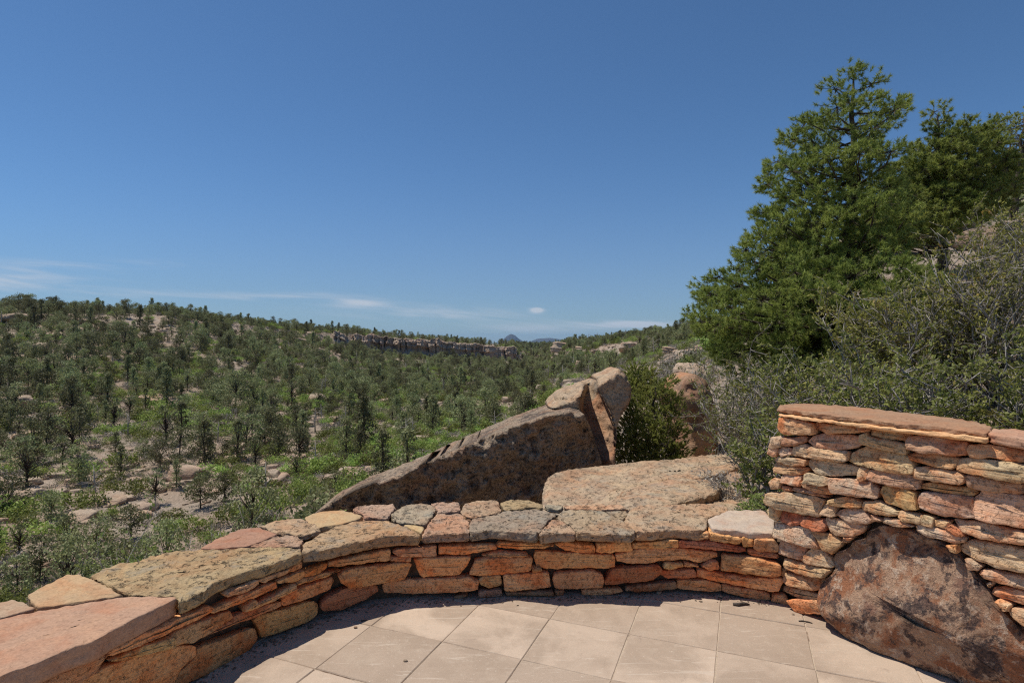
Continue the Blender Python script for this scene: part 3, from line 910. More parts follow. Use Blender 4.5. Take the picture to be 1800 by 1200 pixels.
def clip(poly, hull):
    for a, b in zip(hull, hull[1:] + hull[:1]):
        e = b - a
        out = []
        for p, q in zip(poly, poly[1:] + poly[:1]):
            sp = e.x * (p.y - a.y) - e.y * (p.x - a.x)
            sq = e.x * (q.y - a.y) - e.y * (q.x - a.x)
            if sp >= 0: out.append(p)
            if sp * sq < 0: out.append(p.lerp(q, sp / (sp - sq)))
        poly = out
        if len(poly) < 3: return []
    return poly


hull = convex_hull(foot)
V, Fc, tid = [], [], []
rt = random.Random(3)
for i in range(-16, 14):
    for j in range(-16, 8):
        o = O2 + E1 * (i * PITCH) + E2 * (j * PITCH)
        g = GAP / 2 + rt.uniform(0, 0.0018)
        jit = lambda: rt.uniform(-0.0022, 0.0022)
        sq = [o + E1 * (a + jit()) + E2 * (b + jit()) for a, b in ((g, g), (PITCH - g, g), (PITCH - g, PITCH - g), (g, PITCH - g))]
        # wavy sides
        sq2 = []
        for a, b in zip(sq, sq[1:] + sq[:1]):
            for k in range(8):
                p = a.lerp(b, k / 8)
                w = noise.noise(Vector((p.x * 9, p.y * 9, i + j * 3))) * 0.0022 if k else 0
                sq2.append(p + Vector((w, w)))
        sq = clip(sq2, hull)
        if not sq: continue
        z = rt.uniform(-0.0015, 0.0015)
        c = sum(sq, Vector((0, 0))) / len(sq)
        n = len(sq)
        base = len(V)
        for p in sq: V.append((p.x, p.y, -0.03))
        for p in sq: V.append((p.x, p.y, z - 0.004))
        for p in sq:
            q = p + (c - p).normalized() * 0.004
            V.append((q.x, q.y, z))
        f0 = len(Fc)
        for r_ in range(2):
            for k in range(n):
                k2 = (k + 1) % n
                Fc.append((base + r_ * n + k, base + r_ * n + k2, base + (r_ + 1) * n + k2, base + (r_ + 1) * n + k))
        Fc.append(tuple(base + 2 * n + k for k in range(n)))
        tid += [rt.random()] * (len(Fc) - f0)
me = py_mesh('patio', V, Fc, False)
at = me.attributes.new('tile', 'FLOAT', 'FACE')
at.data.foreach_set('value', tid)
patio = link('patio', me, M['tile'])
tag(patio, kind='structure')
n = len(hull)
me = py_mesh('patio_bed', [(p.x, p.y, -0.0045) for p in hull] + [(p.x, p.y, -0.12) for p in hull], [tuple(range(n))] + [(k, n + k, n + (k + 1) % n, (k + 1) % n) for k in range(n)], False)
tag(link('patio_bed', me, M['joint']), kind='structure')
# ================================================================== TERRAIN: one sheet from the terrace to the horizon
def PC(*rows):
    """profile rows (depth, z) or (depth, 'py'): the pixel row where that ground shows"""
    return rows


P = lambda py: ('p', py)
COLS = {
    -700: PC((1.6, -.15), (2.4, -1), (8, -6), (25, -13), (45, P(950)), (70, P(800)), (100, P(700)), (130, P(622)), (150, P(580)), (163, P(556)), (166, P(551)), (240, P(547)), (700, 18), (1500, 0)),
    0: PC((2.3, -.15), (3, -1), (8, -6), (25, -14), (42, P(1010)), (70, P(808)), (100, P(702)), (130, P(624)), (148, P(582)), (158, P(558)), (161, P(550)), (230, P(549)), (700, 12), (1500, 0)),
    300: PC((2.9, -.15), (3.6, -.8), (8, -5), (25, -14), (45, P(1000)), (70, P(832)), (100, P(728)), (140, P(647)), (170, P(594)), (192, P(564)), (196, P(556)), (260, P(559)), (700, 6), (1500, -2)),
    590: PC((3.9, -.15), (4.6, -.7), (8, -4), (25, -12), (52, P(890)), (80, P(800)), (120, P(722)), (180, P(660)), (230, P(623)), (276, P(602)), (279, P(586)), (330, P(586)), (700, 3), (1500, -4)),
    690: PC((4.1, -.15), (4.8, -.7), (8, -4), (25, -11), (56, P(870)), (85, P(790)), (125, P(725)), (190, P(672)), (260, P(643)), (328, P(624)), (331, P(594)), (380, P(593)), (800, 1), (1500, -4)),
    800: PC((4.2, -.15), (5, -.6), (8, -3), (28, -9), (58, P(850)), (90, P(775)), (140, P(710)), (210, P(668)), (290, P(645)), (368, P(628)), (371, P(602)), (420, P(601)), (800, -1), (1500, -5)),
    905: PC((4.2, -.15), (5, -.5), (9, -2), (30, -8), (60, P(815)), (95, P(748)), (150, P(700)), (230, P(668)), (330, P(649)), (418, P(638)), (422, P(613)), (470, P(608)), (800, -2.5), (1500, -6)),
    940: PC((4.2, -.15), (5, -.4), (9, -2), (30, -7), (60, P(790)), (95, P(730)), (150, P(690)), (230, P(662)), (330, P(646)), (430, P(640)), (520, P(628)), (650, P(612)), (900, P(606)), (1500, P(605))),
    1000: PC((4.2, -.15), (5, -.3), (9, -1.5), (30, -5), (60, P(700)), (90, P(676)), (130, P(656)), (180, P(643)), (225, P(635)), (246, P(628)), (249, P(613)), (300, P(605)), (700, P(603)), (1500, P(605))),
    1100: PC((4.2, -.15), (5, -.2), (9, -1), (20, -2.5), (40, P(690)), (65, P(676)), (90, P(659)), (125, P(644)), (155, P(633)), (180, P(625)), (183, P(609)), (215, P(597)), (700, 3), (1500, -5)),
    1200: PC((4.2, -.15), (5, -.1), (9, -.6), (18, -1.2), (32, P(642)), (50, P(634)), (75, P(622)), (110, P(609)), (140, P(600)), (165, P(595)), (168, P(589)), (215, P(583)), (700, 5), (1500, -5)),
    1300: PC((4.0, -.15), (4.7, 0), (9, 0), (15, .3), (25, P(608)), (40, P(602)), (65, P(595)), (100, P(588)), (130, P(581)), (160, P(576)), (163, P(574)), (215, P(570)), (700, 8), (1500, -5)),
    1400: PC((3.7, -.15), (4.4, .2), (8, .5), (12, P(595)), (17, P(565)), (24, P(530)), (32, P(505)), (45, P(495)), (60, P(490)), (80, P(488)), (83, P(488)), (150, P(487)), (700, 20), (1500, 0)),
    1500: PC((3.2, -.15), (4.0, .4), (7, .8), (11, P(560)), (16, P(490)), (21, P(450)), (26, P(428)), (34, P(415)), (45, P(410)), (60, P(408)), (63, P(408)), (100, P(408)), (700, 25), (1500, 0)),
    1650: PC((2.9, -.15), (3.7, .5), (6, .9), (10, P(530)), (14, P(465)), (19, P(425)), (25, P(403)), (34, P(385)), (45, P(375)), (60, P(370)), (63, P(370)), (100, P(366)), (700, 30), (1500, 0)),
    1800: PC((2.7, -.15), (3.4, .55), (5.5, 1.0), (9, P(520)), (13, P(450)), (18, P(410)), (23, P(388)), (32, P(362)), (42, P(348)), (60, P(338)), (63, P(338)), (100, P(333)), (700, 35), (1500, 0)),
    3200: PC((1.7, -.15), (2.4, .55), (4, 1.0), (8, P(510)), (13, P(450)), (18, P(410)), (23, P(388)), (32, P(362)), (42, P(348)), (60, P(338)), (63, P(338)), (100, P(333)), (700, 35), (1500, 0)),
}
KEYS = sorted(COLS)
_pxs, _tab = [], []
LN = np.linspace(math.log(0.3), math.log(26000), 1400)
for a, b in zip(KEYS[:-1], KEYS[1:]):
    m = max(1, int((b - a) / 8))
    for k in range(m + (1 if b == KEYS[-1] else 0)):
        f = k / m
        Ys, Zs = [], []
        for (ya, za), (yb, zb) in zip(COLS[a], COLS[b]):
            fz = lambda y, z: z if not isinstance(z, tuple) else EYE - (z[1] - HY) / F * y
            Ys.append(ya ** (1 - f) * yb ** f)
            Zs.append(fz(ya, za) * (1 - f) + fz(yb, zb) * f)
        Ys = [0.3] + Ys + [24000]
        Zs = [-.15] + Zs + [-470]
        _pxs.append(a + (b - a) * f)
        _tab.append(np.interp(LN, np.log(Ys), Zs))
_pxs = np.array(_pxs)
_tab = np.array(_tab)


def base_z(x, y):
    """height of the sheet without its roughness; arrays"""
    x = np.asarray(x, float)
    y = np.asarray(y, float)
    r = np.hypot(x, y)
    az = np.arctan2(x, y)
    azc = np.clip(az, math.atan((KEYS[0] - CX) / F), math.atan((KEYS[-1] - CX) / F))
    px = CX + F * np.tan(azc)
    s = r * np.cos(azc)
    fi = np.interp(px, _pxs, np.arange(len(_pxs)))
    i0 = np.clip(fi.astype(int), 0, len(_pxs) - 2)
    fx = fi - i0
    g = (np.log(np.clip(s, 0.31, 25000)) - LN[0]) / (LN[1] - LN[0])
    j0 = np.clip(g.astype(int), 0, len(LN) - 2)
    fy = g - j0
    z = (_tab[i0, j0] * (1 - fx) * (1 - fy) + _tab[i0 + 1, j0] * fx * (1 - fy) + _tab[i0, j0 + 1] * (1 - fx) * fy + _tab[i0 + 1, j0 + 1] * fx * fy)
    back = np.clip((np.abs(az) - math.radians(80)) / math.radians(25), 0, 1)
    back = back * back * (3 - 2 * back)
    return z * (1 - back) + back * np.where(s > 60, -0.2 - (s - 60) * 0.02, -0.2)


def rough_z(x, y):
    r = math.hypot(x, y)
    if r < 5.5: return 0.0
    a = min(1.0, (r - 5.5) / 40.0)
    h = noise.fractal(Vector((x * 0.045, y * 0.045, 1.7)), 1.0, 2.0, 4) * 0.9 * a
    h += noise.fractal(Vector((x * 0.35, y * 0.35, 4.2)), 1.0, 2.0, 3) * 0.16 * min(1, a * 3)
    # ledges of bedrock breaking the slope
    return h


def ground_z(x, y):
    return float(base_z(x, y)) + rough_z(x, y)


azs = np.radians(np.concatenate((np.arange(-180, -48, 3), np.arange(-48, 48, 0.13), np.arange(48, 180, 3))))
rs = [0.5]
while rs[-1] < 24500:
    r = rs[-1]
    rs.append(r * (1.09 if r < 22 else 1.017 if r < 480 else 1.10))
rs = np.array(rs)
A, R = np.meshgrid(azs, rs)
X, Y = (R * np.sin(A)), (R * np.cos(A))
Z = base_z(X, Y)
RZ = np.zeros_like(Z)
for j in range(len(rs)):
    if 5.5 < rs[j] < 3000:
        for i in range(len(azs)):
            RZ[j, i] = rough_z(X[j, i], Y[j, i])
Z = Z + RZ
nr, na = A.shape
idx = np.arange(nr * na).reshape(nr, na)
q = np.stack((idx[:-1, :], np.roll(idx, -1, 1)[:-1, :], np.roll(idx, -1, 1)[1:, :], idx[1:, :]), -1).reshape(-1, 4)
verts = np.stack((X, Y, Z), -1).reshape(-1, 3)
# centre fan
verts = np.concatenate((verts, [[0, 0, -.15]]))
fan = np.stack((np.roll(idx[0], -1), idx[0], np.full(na, nr * na)), -1)
flat = np.concatenate((q.ravel(), fan.ravel()))
cnt = np.concatenate((np.full(len(q), 4), np.full(len(fan), 3)))
# faces must look up
me = np_mesh('terrain', verts, flat, cnt, True)
if me.polygons[len(q) // 2].normal.z < 0:
    me.flip_normals()
terrain = link('terrain', me, M['ground'])
tag(terrain, kind='structure')


def hit(px, py, y0=12.0, y1=700.0):
    """where the ray of a pixel first meets the ground"""
    u = (px - CX) / F
    ys = np.geomspace(y0, y1, 700)
    zr = EYE - (py - HY) / F * ys
    zg = base_z(u * ys, ys)
    k = np.nonzero(zg >= zr)[0]
    Yh = ys[k[0]] if len(k) else y1
    return Vector((u * Yh, Yh, ground_z(u * Yh, Yh)))


# ------------------------------------------------------------------ cliff band under the far rim
def cliff_mesh():
    n, rows = 460, 22
    V, Fc = [], []
    r = random.Random(5)
    for i in range(n + 1):
        px = 586 + (908 - 586) * i / n
        Yf = float(np.interp(px, [590, 690, 800, 905], [276, 328, 368, 418]))
        pf = float(np.interp(px, [586, 600, 640, 690, 740, 800, 860, 908], [600, 607, 617, 625, 627, 631, 637, 640]))
        pt = float(np.interp(px, [586, 600, 640, 690, 740, 800, 860, 908], [584, 583, 587, 592, 595, 600, 606, 611]))
        u = (px - CX) / F
        zf, zt = EYE - (pf - HY) / F * Yf - 2.0, EYE - (pt - HY) / F * Yf
        zt += 2.6 * noise.noise(Vector((px * 0.045, 0, 3))) - 0.6 + 0.8 * noise.noise(Vector((px * 0.16, 0, 3))) + 0.5 * noise.noise(Vector((px * 0.4, 0, 3)))
        for j in range(rows + 1):
            t = j / rows
            z = zf + (zt - zf) * t
            s = px * Yf / 1000
            d = 5.5 * noise.noise(Vector((s * 0.06, z * 0.03, 1))) + 2.0 * noise.noise(Vector((s * 0.17, z * 0.08, 1)))
            cell = noise.cell(Vector((s * 0.22 + noise.noise(Vector((s * .3, z * .2, 0))) * .6, z * 0.10, 7.3)))
            d += cell * 1.6
            d += noise.noise(Vector((s * 0.9, z * 0.9, 5))) * 0.5
            lay = noise.cell(Vector((s * 0.03, z * 0.55, 2.3)))
            d += lay * (1.4 if t > 0.62 else 0.5)
            d -= 1.8 * max(0, t - 0.72) * 4 * (0.5 + 0.5 * noise.noise(Vector((s * .2, 0, 9))))   # set-back ledges at the top
            d -= 1.5 * max(0.0, noise.noise(Vector((s * 0.35, 0.0, 4.4))) - 0.25) * 6 * (1 if t < 0.8 else 0.3)
            d += 1.2 * math.exp(-((t - 0.70) / 0.05) ** 2)
            Yp = Yf - 1.5 - d
            V.append((u * Yp, Yp, z))
        Yp = Yf + 7
        V.append((u * Yp, Yp, zt + 0.3))
        V.append((u * (Yp + 6), Yp + 6, zt - 2))
    m = rows + 3
    for i in range(n):
        for j in range(m - 1):
            Fc.append((i * m + j, (i + 1) * m + j, (i + 1) * m + j + 1, i * m + j + 1))
    return py_mesh('cliff', V, Fc, False)


tag(link('cliff', cliff_mesh(), M['cliff']), kind='structure')


# ------------------------------------------------------------------ mountains on the horizon
def mountain(name, px0, px1, pts, Y):
    """a ridge of real size: profile pts (px, height above eye in px), built as a cone-like heightfield"""
    V, Fc = [], []
    n, m = 90, 40
    W = (px1 - px0) * Y / F
    xc = ((px0 + px1) / 2 - CX) / F * Y
    for j in range(m + 1):
        v = -1 + 2 * j / m
        for i in range(n + 1):
            u = -1 + 2 * i / n
            px = px0 + (px1 - px0) * i / n
            h = float(np.interp(px, [p[0] for p in pts], [p[1] for p in pts])) * Y / F
            w = max(0, 1 - abs(v) ** 1.3)
            z = -420 + (h + 420) * w
            z += noise.fractal(Vector((u * 5, v * 5, px0)), 1, 2, 5) * 14 * (1 if w > .05 else 0) * (0.3 + abs(v))
            V.append((xc + u * W / 2, Y + v * W * 0.6, z))
    for j in range(m):
        for i in range(n):
            a = j * (n + 1) + i
            Fc.append((a, a + 1, a + n + 2, a + n + 1))
    return py_mesh(name, V, Fc, True)


mm = NT('mountain_scrub')
vec, oi = mm.obj_vec(0)
k_ = mm.noise(vec, 0.004, 6, 0.7)
M['mountain'] = mm.finish(mm.mix(mm.ramp(k_, 0.35, 0.65), (0.06, 0.06, 0.045), (0.10, 0.09, 0.075)), 0.95, None, 0.1)
tag(link('mountain', mountain('mountain', 868, 932, [(868, -16), (878, -6), (884, 3), (890, 9), (896, 12.5), (900, 13.2), (905, 11), (912, 5), (920, 0), (932, -10)], 15000), M['mountain']), kind='structure')
tag(link('distant_ridge', mountain('distant_ridge', 925, 1010, [(925, -14), (934, 1), (945, 5), (955, 5.6), (966, 6.5), (978, 5), (990, 3), (1010, -10)], 17000), M['mountain']), kind='structure')


# ================================================================== ROCKS
def ico(sub):
    import bmesh
    bm = bmesh.new()
    bmesh.ops.create_icosphere(bm, subdivisions=sub, radius=1)
    V = [v.co.copy() for v in bm.verts]
    Fc = [tuple(v.index for v in f.verts) for f in bm.faces]
    bm.free()
    return V, Fc


ICO4, ICO5 = ico(4), ico(5)


def rock_mesh(name, dims, seed, planes=11, layers=0.0, rough=0.05, hi=False):
    r = random.Random(seed)
    V0, Fc = ICO5 if hi else ICO4
    pl = []
    for _ in range(planes):
        n = Vector((r.gauss(0, 1), r.gauss(0, 1), r.gauss(0, 1) * 0.8)).normalized()
        pl.append((n, r.uniform(0.62, 0.95)))
    pl += [(Vector((r.uniform(-.2, .2), r.uniform(-.2, .2), 1)).normalized(), r.uniform(0.55, 0.75)), (Vector((0, 0, -1)), 0.6)]
    V = []
    off = Vector((seed * 3.1, seed * 1.7, 0))
    for d in V0:
        rad = 1.0
        for n, h in pl:
            k = d.dot(n)
            if k > 1e-3: rad = min(rad, h / k)
        p = d * rad
        s = noise.fractal(p * 2.2 + off, 1, 2, 4) * rough + noise.fractal(p * 7 + off, 1, 2, 3) * rough * 0.4
        if layers:
            s += (noise.cell(Vector((0.3, 0.2, p.z * 5 + seed))) - 0.5) * layers
        p = p * (1 + s)
        V.append((p.x * dims[0], p.y * dims[1], p.z * dims[2]))
    return py_mesh(name, V, Fc, True)


def relief_rock(name, outline, depth, thick, mat, step=5.0, shrink=0.85, nz=0.05, seed=0):
    """a rock whose near side is known: the outline at its own distance, depth(px, py, edge_distance) in metres, with a body `thick` deep"""
    pts = [Vector(p) for p in outline]
    # smooth + jitter
    o = densify(chaikin(pts, 0.18), step)
    r = random.Random(seed)
    o = [p + Vector((noise.noise(Vector((p.x * .05, p.y * .05, seed))), noise.noise(Vector((p.y * .05, p.x * .05, seed + 9))))) * 3.0 + Vector((noise.noise(Vector((p.x * .2, p.y * .2, seed))), noise.noise(Vector((p.y * .2, p.x * .2, seed + 9))))) * 1.2 for p in o]
    n = len(o)
    arr = np.array([[p.x, p.y] for p in o])

    def inside(x, y):
        c = False
        j = n - 1
        for i in range(n):
            if (arr[i, 1] > y) != (arr[j, 1] > y) and x < (arr[j, 0] - arr[i, 0]) * (y - arr[i, 1]) / (arr[j, 1] - arr[i, 1]) + arr[i, 0]:
                c = not c
            j = i
        return c

    def edist(x, y):
        a, b = arr, np.roll(arr, -1, 0)
        ab = b - a
        t = np.clip((((x - a[:, 0]) * ab[:, 0] + (y - a[:, 1]) * ab[:, 1]) / np.maximum((ab ** 2).sum(1), 1e-9)), 0, 1)
        return float(np.hypot(a[:, 0] + ab[:, 0] * t - x, a[:, 1] + ab[:, 1] * t - y).min())
    P2 = [Vector((p.x, p.y)) for p in o]
    x0, y0 = arr.min(0)
    x1, y1 = arr.max(0)
    y = y0
    row = 0
    while y < y1:
        x = x0 + (step / 2 if row % 2 else 0)
        while x < x1:
            qx, qy = x + r.uniform(-1, 1), y + r.uniform(-1, 1)
            if inside(qx, qy) and edist(qx, qy) > step * 0.55:
                P2.append(Vector((qx, qy)))
            x += step
        y += step * 0.87
        row += 1
    res = delaunay_2d_cdt(P2, [], [list(range(n))], 1, 1e-4)
    vs, fs = res[0], res[2]
    V = []
    for v in vs:
        e = edist(v.x, v.y)
        Yd = depth(v.x, v.y, e)
        q = at_y(v.x, v.y, Yd)
        Yd += (noise.fractal(q * 1.3, 1, 2, 5) * nz * 1.6 + noise.fractal(q * 6, 1, 2, 4) * nz * 0.7 + noise.fractal(q * 20, 1, 2, 2) * nz * 0.25) * min(1, e / 4)
        V.append(at_y(v.x, v.y, Yd))
    Fc = [tuple(f) for f in fs]
    # back shell
    c = sum(V, Vector()) / len(V)
    nb = len(V)
    orig = [min(range(len(vs)), key=lambda k, p=p: (vs[k] - p).length_squared) for p in P2[:n]]
    for lv, (k, dy) in enumerate(((1.0, thick * 0.5), (shrink, thick))):
        for i in orig:
            p = V[i]
            q = c + (p - c) * k
            V.append(Vector((q.x, max(p.y, c.y) * 0 + p.y + dy + noise.noise(p * 3) * 0.08, q.z if k == 1 else q.z)))
    for i in range(n):
        i2 = (i + 1) % n
        Fc.append((orig[i], nb + i, nb + i2, orig[i2]))
        Fc.append((nb + i, nb + n + i, nb + n + i2, nb + i2))
    Fc.append(tuple(nb + n + i for i in range(n)))
    me = py_mesh(name, V, Fc, True)
    import bmesh
    bm = bmesh.new()
    bm.from_mesh(me)
    bmesh.ops.recalc_face_normals(bm, faces=bm.faces)
    bm.to_mesh(me)
    bm.free()
    return link(name, me, mat)


# dark wedge behind the low wall: shaded face towards us, thin sunlit top
SLAB_TOP = [(545, 905), (600, 873), (650, 852), (700, 835), (765, 803), (850, 765), (905, 742), (960, 722), (1000, 714), (1022, 720)]


def slab_depth(x, y, e):
    ytop = float(np.interp(x, [p[0] for p in SLAB_TOP], [p[1] for p in SLAB_TOP]))
    d = (y - ytop) * 0.9
    strip = float(np.interp(x, [545, 650, 850, 960, 1010, 1030], [0, 0, 3, 9, 9, 5]))
    Yd = 7.0 - 0.16 * min(1, d / 120) + (x - 800) * 0.0007
    if d < strip and strip > 1.5:
        Yd += 0.75 * (1 - max(0, d) / strip)
    else:
        Yd += 0.55 * min(1, max(0, d - strip) / 130)          # undercut: the face leans out over its foot
    if x > 985: Yd += 0.0045 * max(0, (x - 985)) * min(1, max(0.0, d - 10) / 20)
    return Yd


o = relief_rock('rock_slab', SLAB_TOP + [(1036, 745), (1048, 775), (1058, 812), (1062, 850), (1062, 930), (900, 960), (640, 960), (520, 935)], slab_depth, 1.4, M['dark_rock'], 3.6, 0.8, 0.16, 1)
tag(o, 'huge dark wedge-shaped sandstone slab sloping down behind the low wall', 'rock')


def cap_depth(x, y, e):
    L = float(np.interp(y, [684, 700, 720, 760, 812], [1030, 1024, 1022, 1028, 1040]))
    Rr = float(np.interp(y, [684, 700, 720, 760, 812], [1050, 1060, 1072, 1082, 1081]))
    ytop = float(np.interp(x, [962, 985, 1010, 1040, 1065, 1085, 1108], [712, 694, 684, 670, 657, 648, 668]))
    d = y - ytop
    Yd = 7.75 + (x - 1040) * 0.002
    strip = float(np.interp(x, [962, 1000, 1040, 1070, 1090], [12, 20, 17, 12, 4]))
    if d < strip: Yd += 0.6 * (1 - max(0, d) / strip)
    if L - 4 < x < Rr and y > 664:
        t = max(0.0, (x - L) / (Rr - L))
        Yd = 7.78 + 0.42 * (1 - t) * min(1, (x - L + 4) / 8) + 0.95 * (1 - min(1, (y - 660) / 150))
    elif x <= L - 4 and y > 700:
        Yd += 0.1
    else:
        Yd += 0.003 * max(0, x - Rr)
    return Yd


o = relief_rock('hollow_boulder', [(960, 717), (966, 706), (985, 693), (1010, 684), (1040, 670), (1065, 657), (1085, 647), (1099, 655), (1108, 680), (1109, 700), (1098, 722), (1086, 742), (1082, 775), (1080, 840), (1056, 845), (1040, 790), (1020, 735), (1003, 720)],
                cap_depth, 1.3, M['ledge_rock'], 3.5, 0.8, 0.05, 2)
o.data.materials.append(M['orange_rock'])
for p_ in o.data.polygons:
    c_ = p_.center
    x_, y_ = CX + F * c_.x / c_.y, HY - (c_.z - EYE) / c_.y * F
    if c_.y < 8.7 and y_ > 690 and float(np.interp(y_, [684, 700, 720, 760, 812], [1034, 1030, 1030, 1034, 1045])) < x_ < float(np.interp(y_, [684, 700, 720, 760, 812], [1047, 1058, 1070, 1083, 1084])):
        p_.material_index = 1
tag(o, 'tilted sandstone boulder with a smooth hollow face, propped behind the dark slab', 'boulder')


def red_depth(x, y, e):
    return 9.6 + (x - 1190) * -0.004 + (0.35 * (1 - min(1, e / 10))) + (0.25 if y < 690 - (x - 1190) * .1 else 0) * 0.6


o = relief_rock('upright_rock', [(1184, 694), (1191, 674), (1203, 661), (1224, 657), (1242, 672), (1254, 700), (1262, 760), (1270, 850), (1210, 850), (1206, 800), (1204, 750), (1196, 720)], red_depth, 1.5, M['orange_rock'], 4.5, 0.8, 0.06, 3)
tag(o, 'upright reddish-brown rock beside the small juniper, half hidden by shrub twigs', 'rock')

# flat ledge just behind the low wall
lp = [(950, 905), (956, 850), (966, 833), (1000, 824), (1050, 819), (1100, 814), (1150, 811), (1200, 806), (1262, 797), (1302, 802), (1330, 822), (1335, 860), (1325, 905), (1200, 915), (1050, 915)]
P3 = [at_z(x, y, 0.10) for x, y in lp]
me = stone_mesh('ledge_rock', P3, Vector((0, 0, 1)), 1.2, 0, 0.02, 3, 0.03, 0.04, 0.02, 5, 91, 0.2, (0.95, 0.88, 0.8, 0.72, 0.64, 0.56, 0.48, 0.4, 0.32, 0.24, 0.16, 0.08), edge=2.0, face_noise=0.06, fscale=2.6)
ledge = link('ledge_rock', me, M['ledge_rock'])
tag(ledge, 'broad flat pale ledge of lichened sandstone lying behind the low wall', 'rock')
for k, (z, th, pl) in enumerate([(0.17, .09, [(1085, 890), (1082, 872), (1100, 858), (1150, 848), (1245, 838), (1268, 848), (1262, 866), (1225, 876), (1180, 884), (1130, 893)]),
                                 (0.16, .06, [(1170, 838), (1240, 818), (1290, 812), (1300, 822), (1250, 838), (1190, 845)])]):
    me = stone_mesh('upper_layer', [at_z(x, y, z) for x, y in pl], Vector((0, 0, 1)), th, 0, 0.01, 2, 0.03, 0.03, 0.014, 4, 95 + k, 0.2, (0.93, 0.84, 0.74, 0.62, 0.5, 0.38, 0.26, 0.12), edge=1.2, face_noise=0.03, fscale=3.5)
    link('upper_layer', me, M['ledge_rock'], ledge)

# boulders of the canyon, each where it lies
ROCKP = [rock_mesh('boulder_shape', (1, 1, 1), 11 + k, 8 + k % 4, 0.05 if k % 2 else 0.0, 0.05) for k in range(6)]
OUTP = [rock_mesh('outcrop_shape', (1, 1, 1), 31 + k, 7, 0.16, 0.07) for k in range(3)]
LAND = []


def canyon_rock(name, px, py, w, ratio, label, proto=None, cat='rock', flat=0.7, seed=0, mat='far_rock', rz=None, sink=0.2, Y=None):
    h = hit(px, py) if Y is None else Vector(((px - CX) / F * Y, Y, EYE - (py - HY) / F * Y))
    W = w * h.y / F
    pr = proto or ROCKP[seed % 6]
    o = link(name, pr)
    if len(pr.materials) == 0: pr.materials.append(M[mat])
    o.location = (h.x, h.y, h.z + W * ratio * (0.5 - sink))
    o.scale = (W / 1.6, W / 1.6 * flat, W * ratio / 1.3)
    o.rotation_euler = (0.1 * math.sin(seed * 3), 0.12 * math.cos(seed * 5), seed * 1.3 if rz is None else rz)
    tag(o, label, cat)
    return o


RK = [
    (325, 842, 64, .50, 'large pale boulder with a sloping flat top among the bushes of the lower slope', 'the large sloping boulder', .8),
    (483, 843, 30, .75, 'pointed pale boulder right of the largest boulder on the lower slope', 'the pointed pale boulder', .8),
    (280, 706, 66, .22, 'long low pale rock shelf on the middle of the left slope', 'the long low rock shelf', .7),
    (22, 728, 62, .55, 'big rounded pale rock at the left edge of the slope', 'the big rounded rock', .9),
    (190, 880, 62, .25, 'bare pale rock patch low on the slope, left of the large sloping boulder', 'the low bare rock patch', .8),
    (620, 836, 42, .55, 'pinkish boulder on the slope just above the dark slab', 'the pinkish boulder', .9),
    (530, 692, 34, .40, 'grey-topped rock beside green scrub in the middle of the slope', 'the grey-topped rock', .8),
    (664, 679, 27, .45, 'small tan boulder in the scrub below the middle of the cliff', 'the small tan boulder', .8),
    (893, 706, 22, .50, 'pale flat rock on the valley floor left of the hollow boulder', 'the pale flat rock', .8),
    (896, 742, 17, .85, 'stubby upright rock on the slope just above the dark slab crest', 'the stubby upright rock', .9),
    (955, 686, 22, .50, 'pale rounded rock on the slope behind the hollow boulder', 'the pale rounded rock', .9),
    (845, 722, 24, .40, 'low greenish-grey rock on the valley floor above the dark slab', 'the low grey rock', .8),
    (560, 708, 30, .60, 'tan rock half buried in bushes on the middle of the slope', 'the half buried tan rock', .8),
    (585, 740, 24, .55, 'small pink rock in a clearing on the middle of the slope', 'the small pink rock', .9),
    (520, 602, 40, .30, 'pale ledge rock near the rim where the cliff band begins', 'the pale ledge by the cliff', .6),
    (440, 588, 36, .25, 'thin pale ledge rock high on the left slope under the rim', 'the thin pale ledge', .6),
    (28, 566, 62, .22, 'long pale ledge high at the left end of the rim', 'the long rim ledge', .5),
    (140, 568, 34, .30, 'short pale ledge just below the left rim', 'the short rim ledge', .6),
    (70, 622, 40, .50, 'dark-sided boulder on the upper left slope', 'the dark-sided boulder', .8),
    (60, 870, 34, .30, 'flat pinkish rock low at the left of the slope', 'the flat pinkish rock', .8),
    (735, 690, 18, .40, 'little pale rock in dense scrub below the cliff', 'the little pale rock', .8),
    (815, 665, 16, .5, 'small light rock under the right half of the cliff', 'the small light rock', .8),
]
for k, (px, py, w, ra, lab, short, fl) in enumerate(RK):
    canyon_rock('canyon_boulder', px, py, w, ra, lab, None, 'boulder', fl, k)
    LAND.append((px, py, short))
OC = [
    (988, 622, 34, .62, 'pale overhanging outcrop at the end of the far right canyon spur'),
    (1020, 616, 30, .22, 'long layered outcrop right of the overhanging one on the spur'),
    (1050, 624, 22, .35, 'small tan outcrop among trees in the middle of the right spur'),
    (1106, 622, 38, .5, 'broad banded outcrop below the skyline of the right spur'),
    (1135, 616, 28, .35, 'tan outcrop just right of the broad banded one'),
    (1188, 622, 46, .28, 'long pale outcrop on the spur beside the big pine'),
    (1222, 592, 20, .6, 'small pink outcrop on the skyline by the pine crown'),
    (1022, 652, 26, .7, 'grey outcrop low on the right spur above the hollow boulder'),
    (1060, 640, 22, .7, 'narrow pale outcrop between bushes of the right spur'),
]
for k, (px, py, w, ra, lab) in enumerate(OC):
    canyon_rock('rock_outcrop', px, py, w, ra, lab, OUTP[k % 3], 'outcrop', .7, k, 'far_rock', sink=0.05)
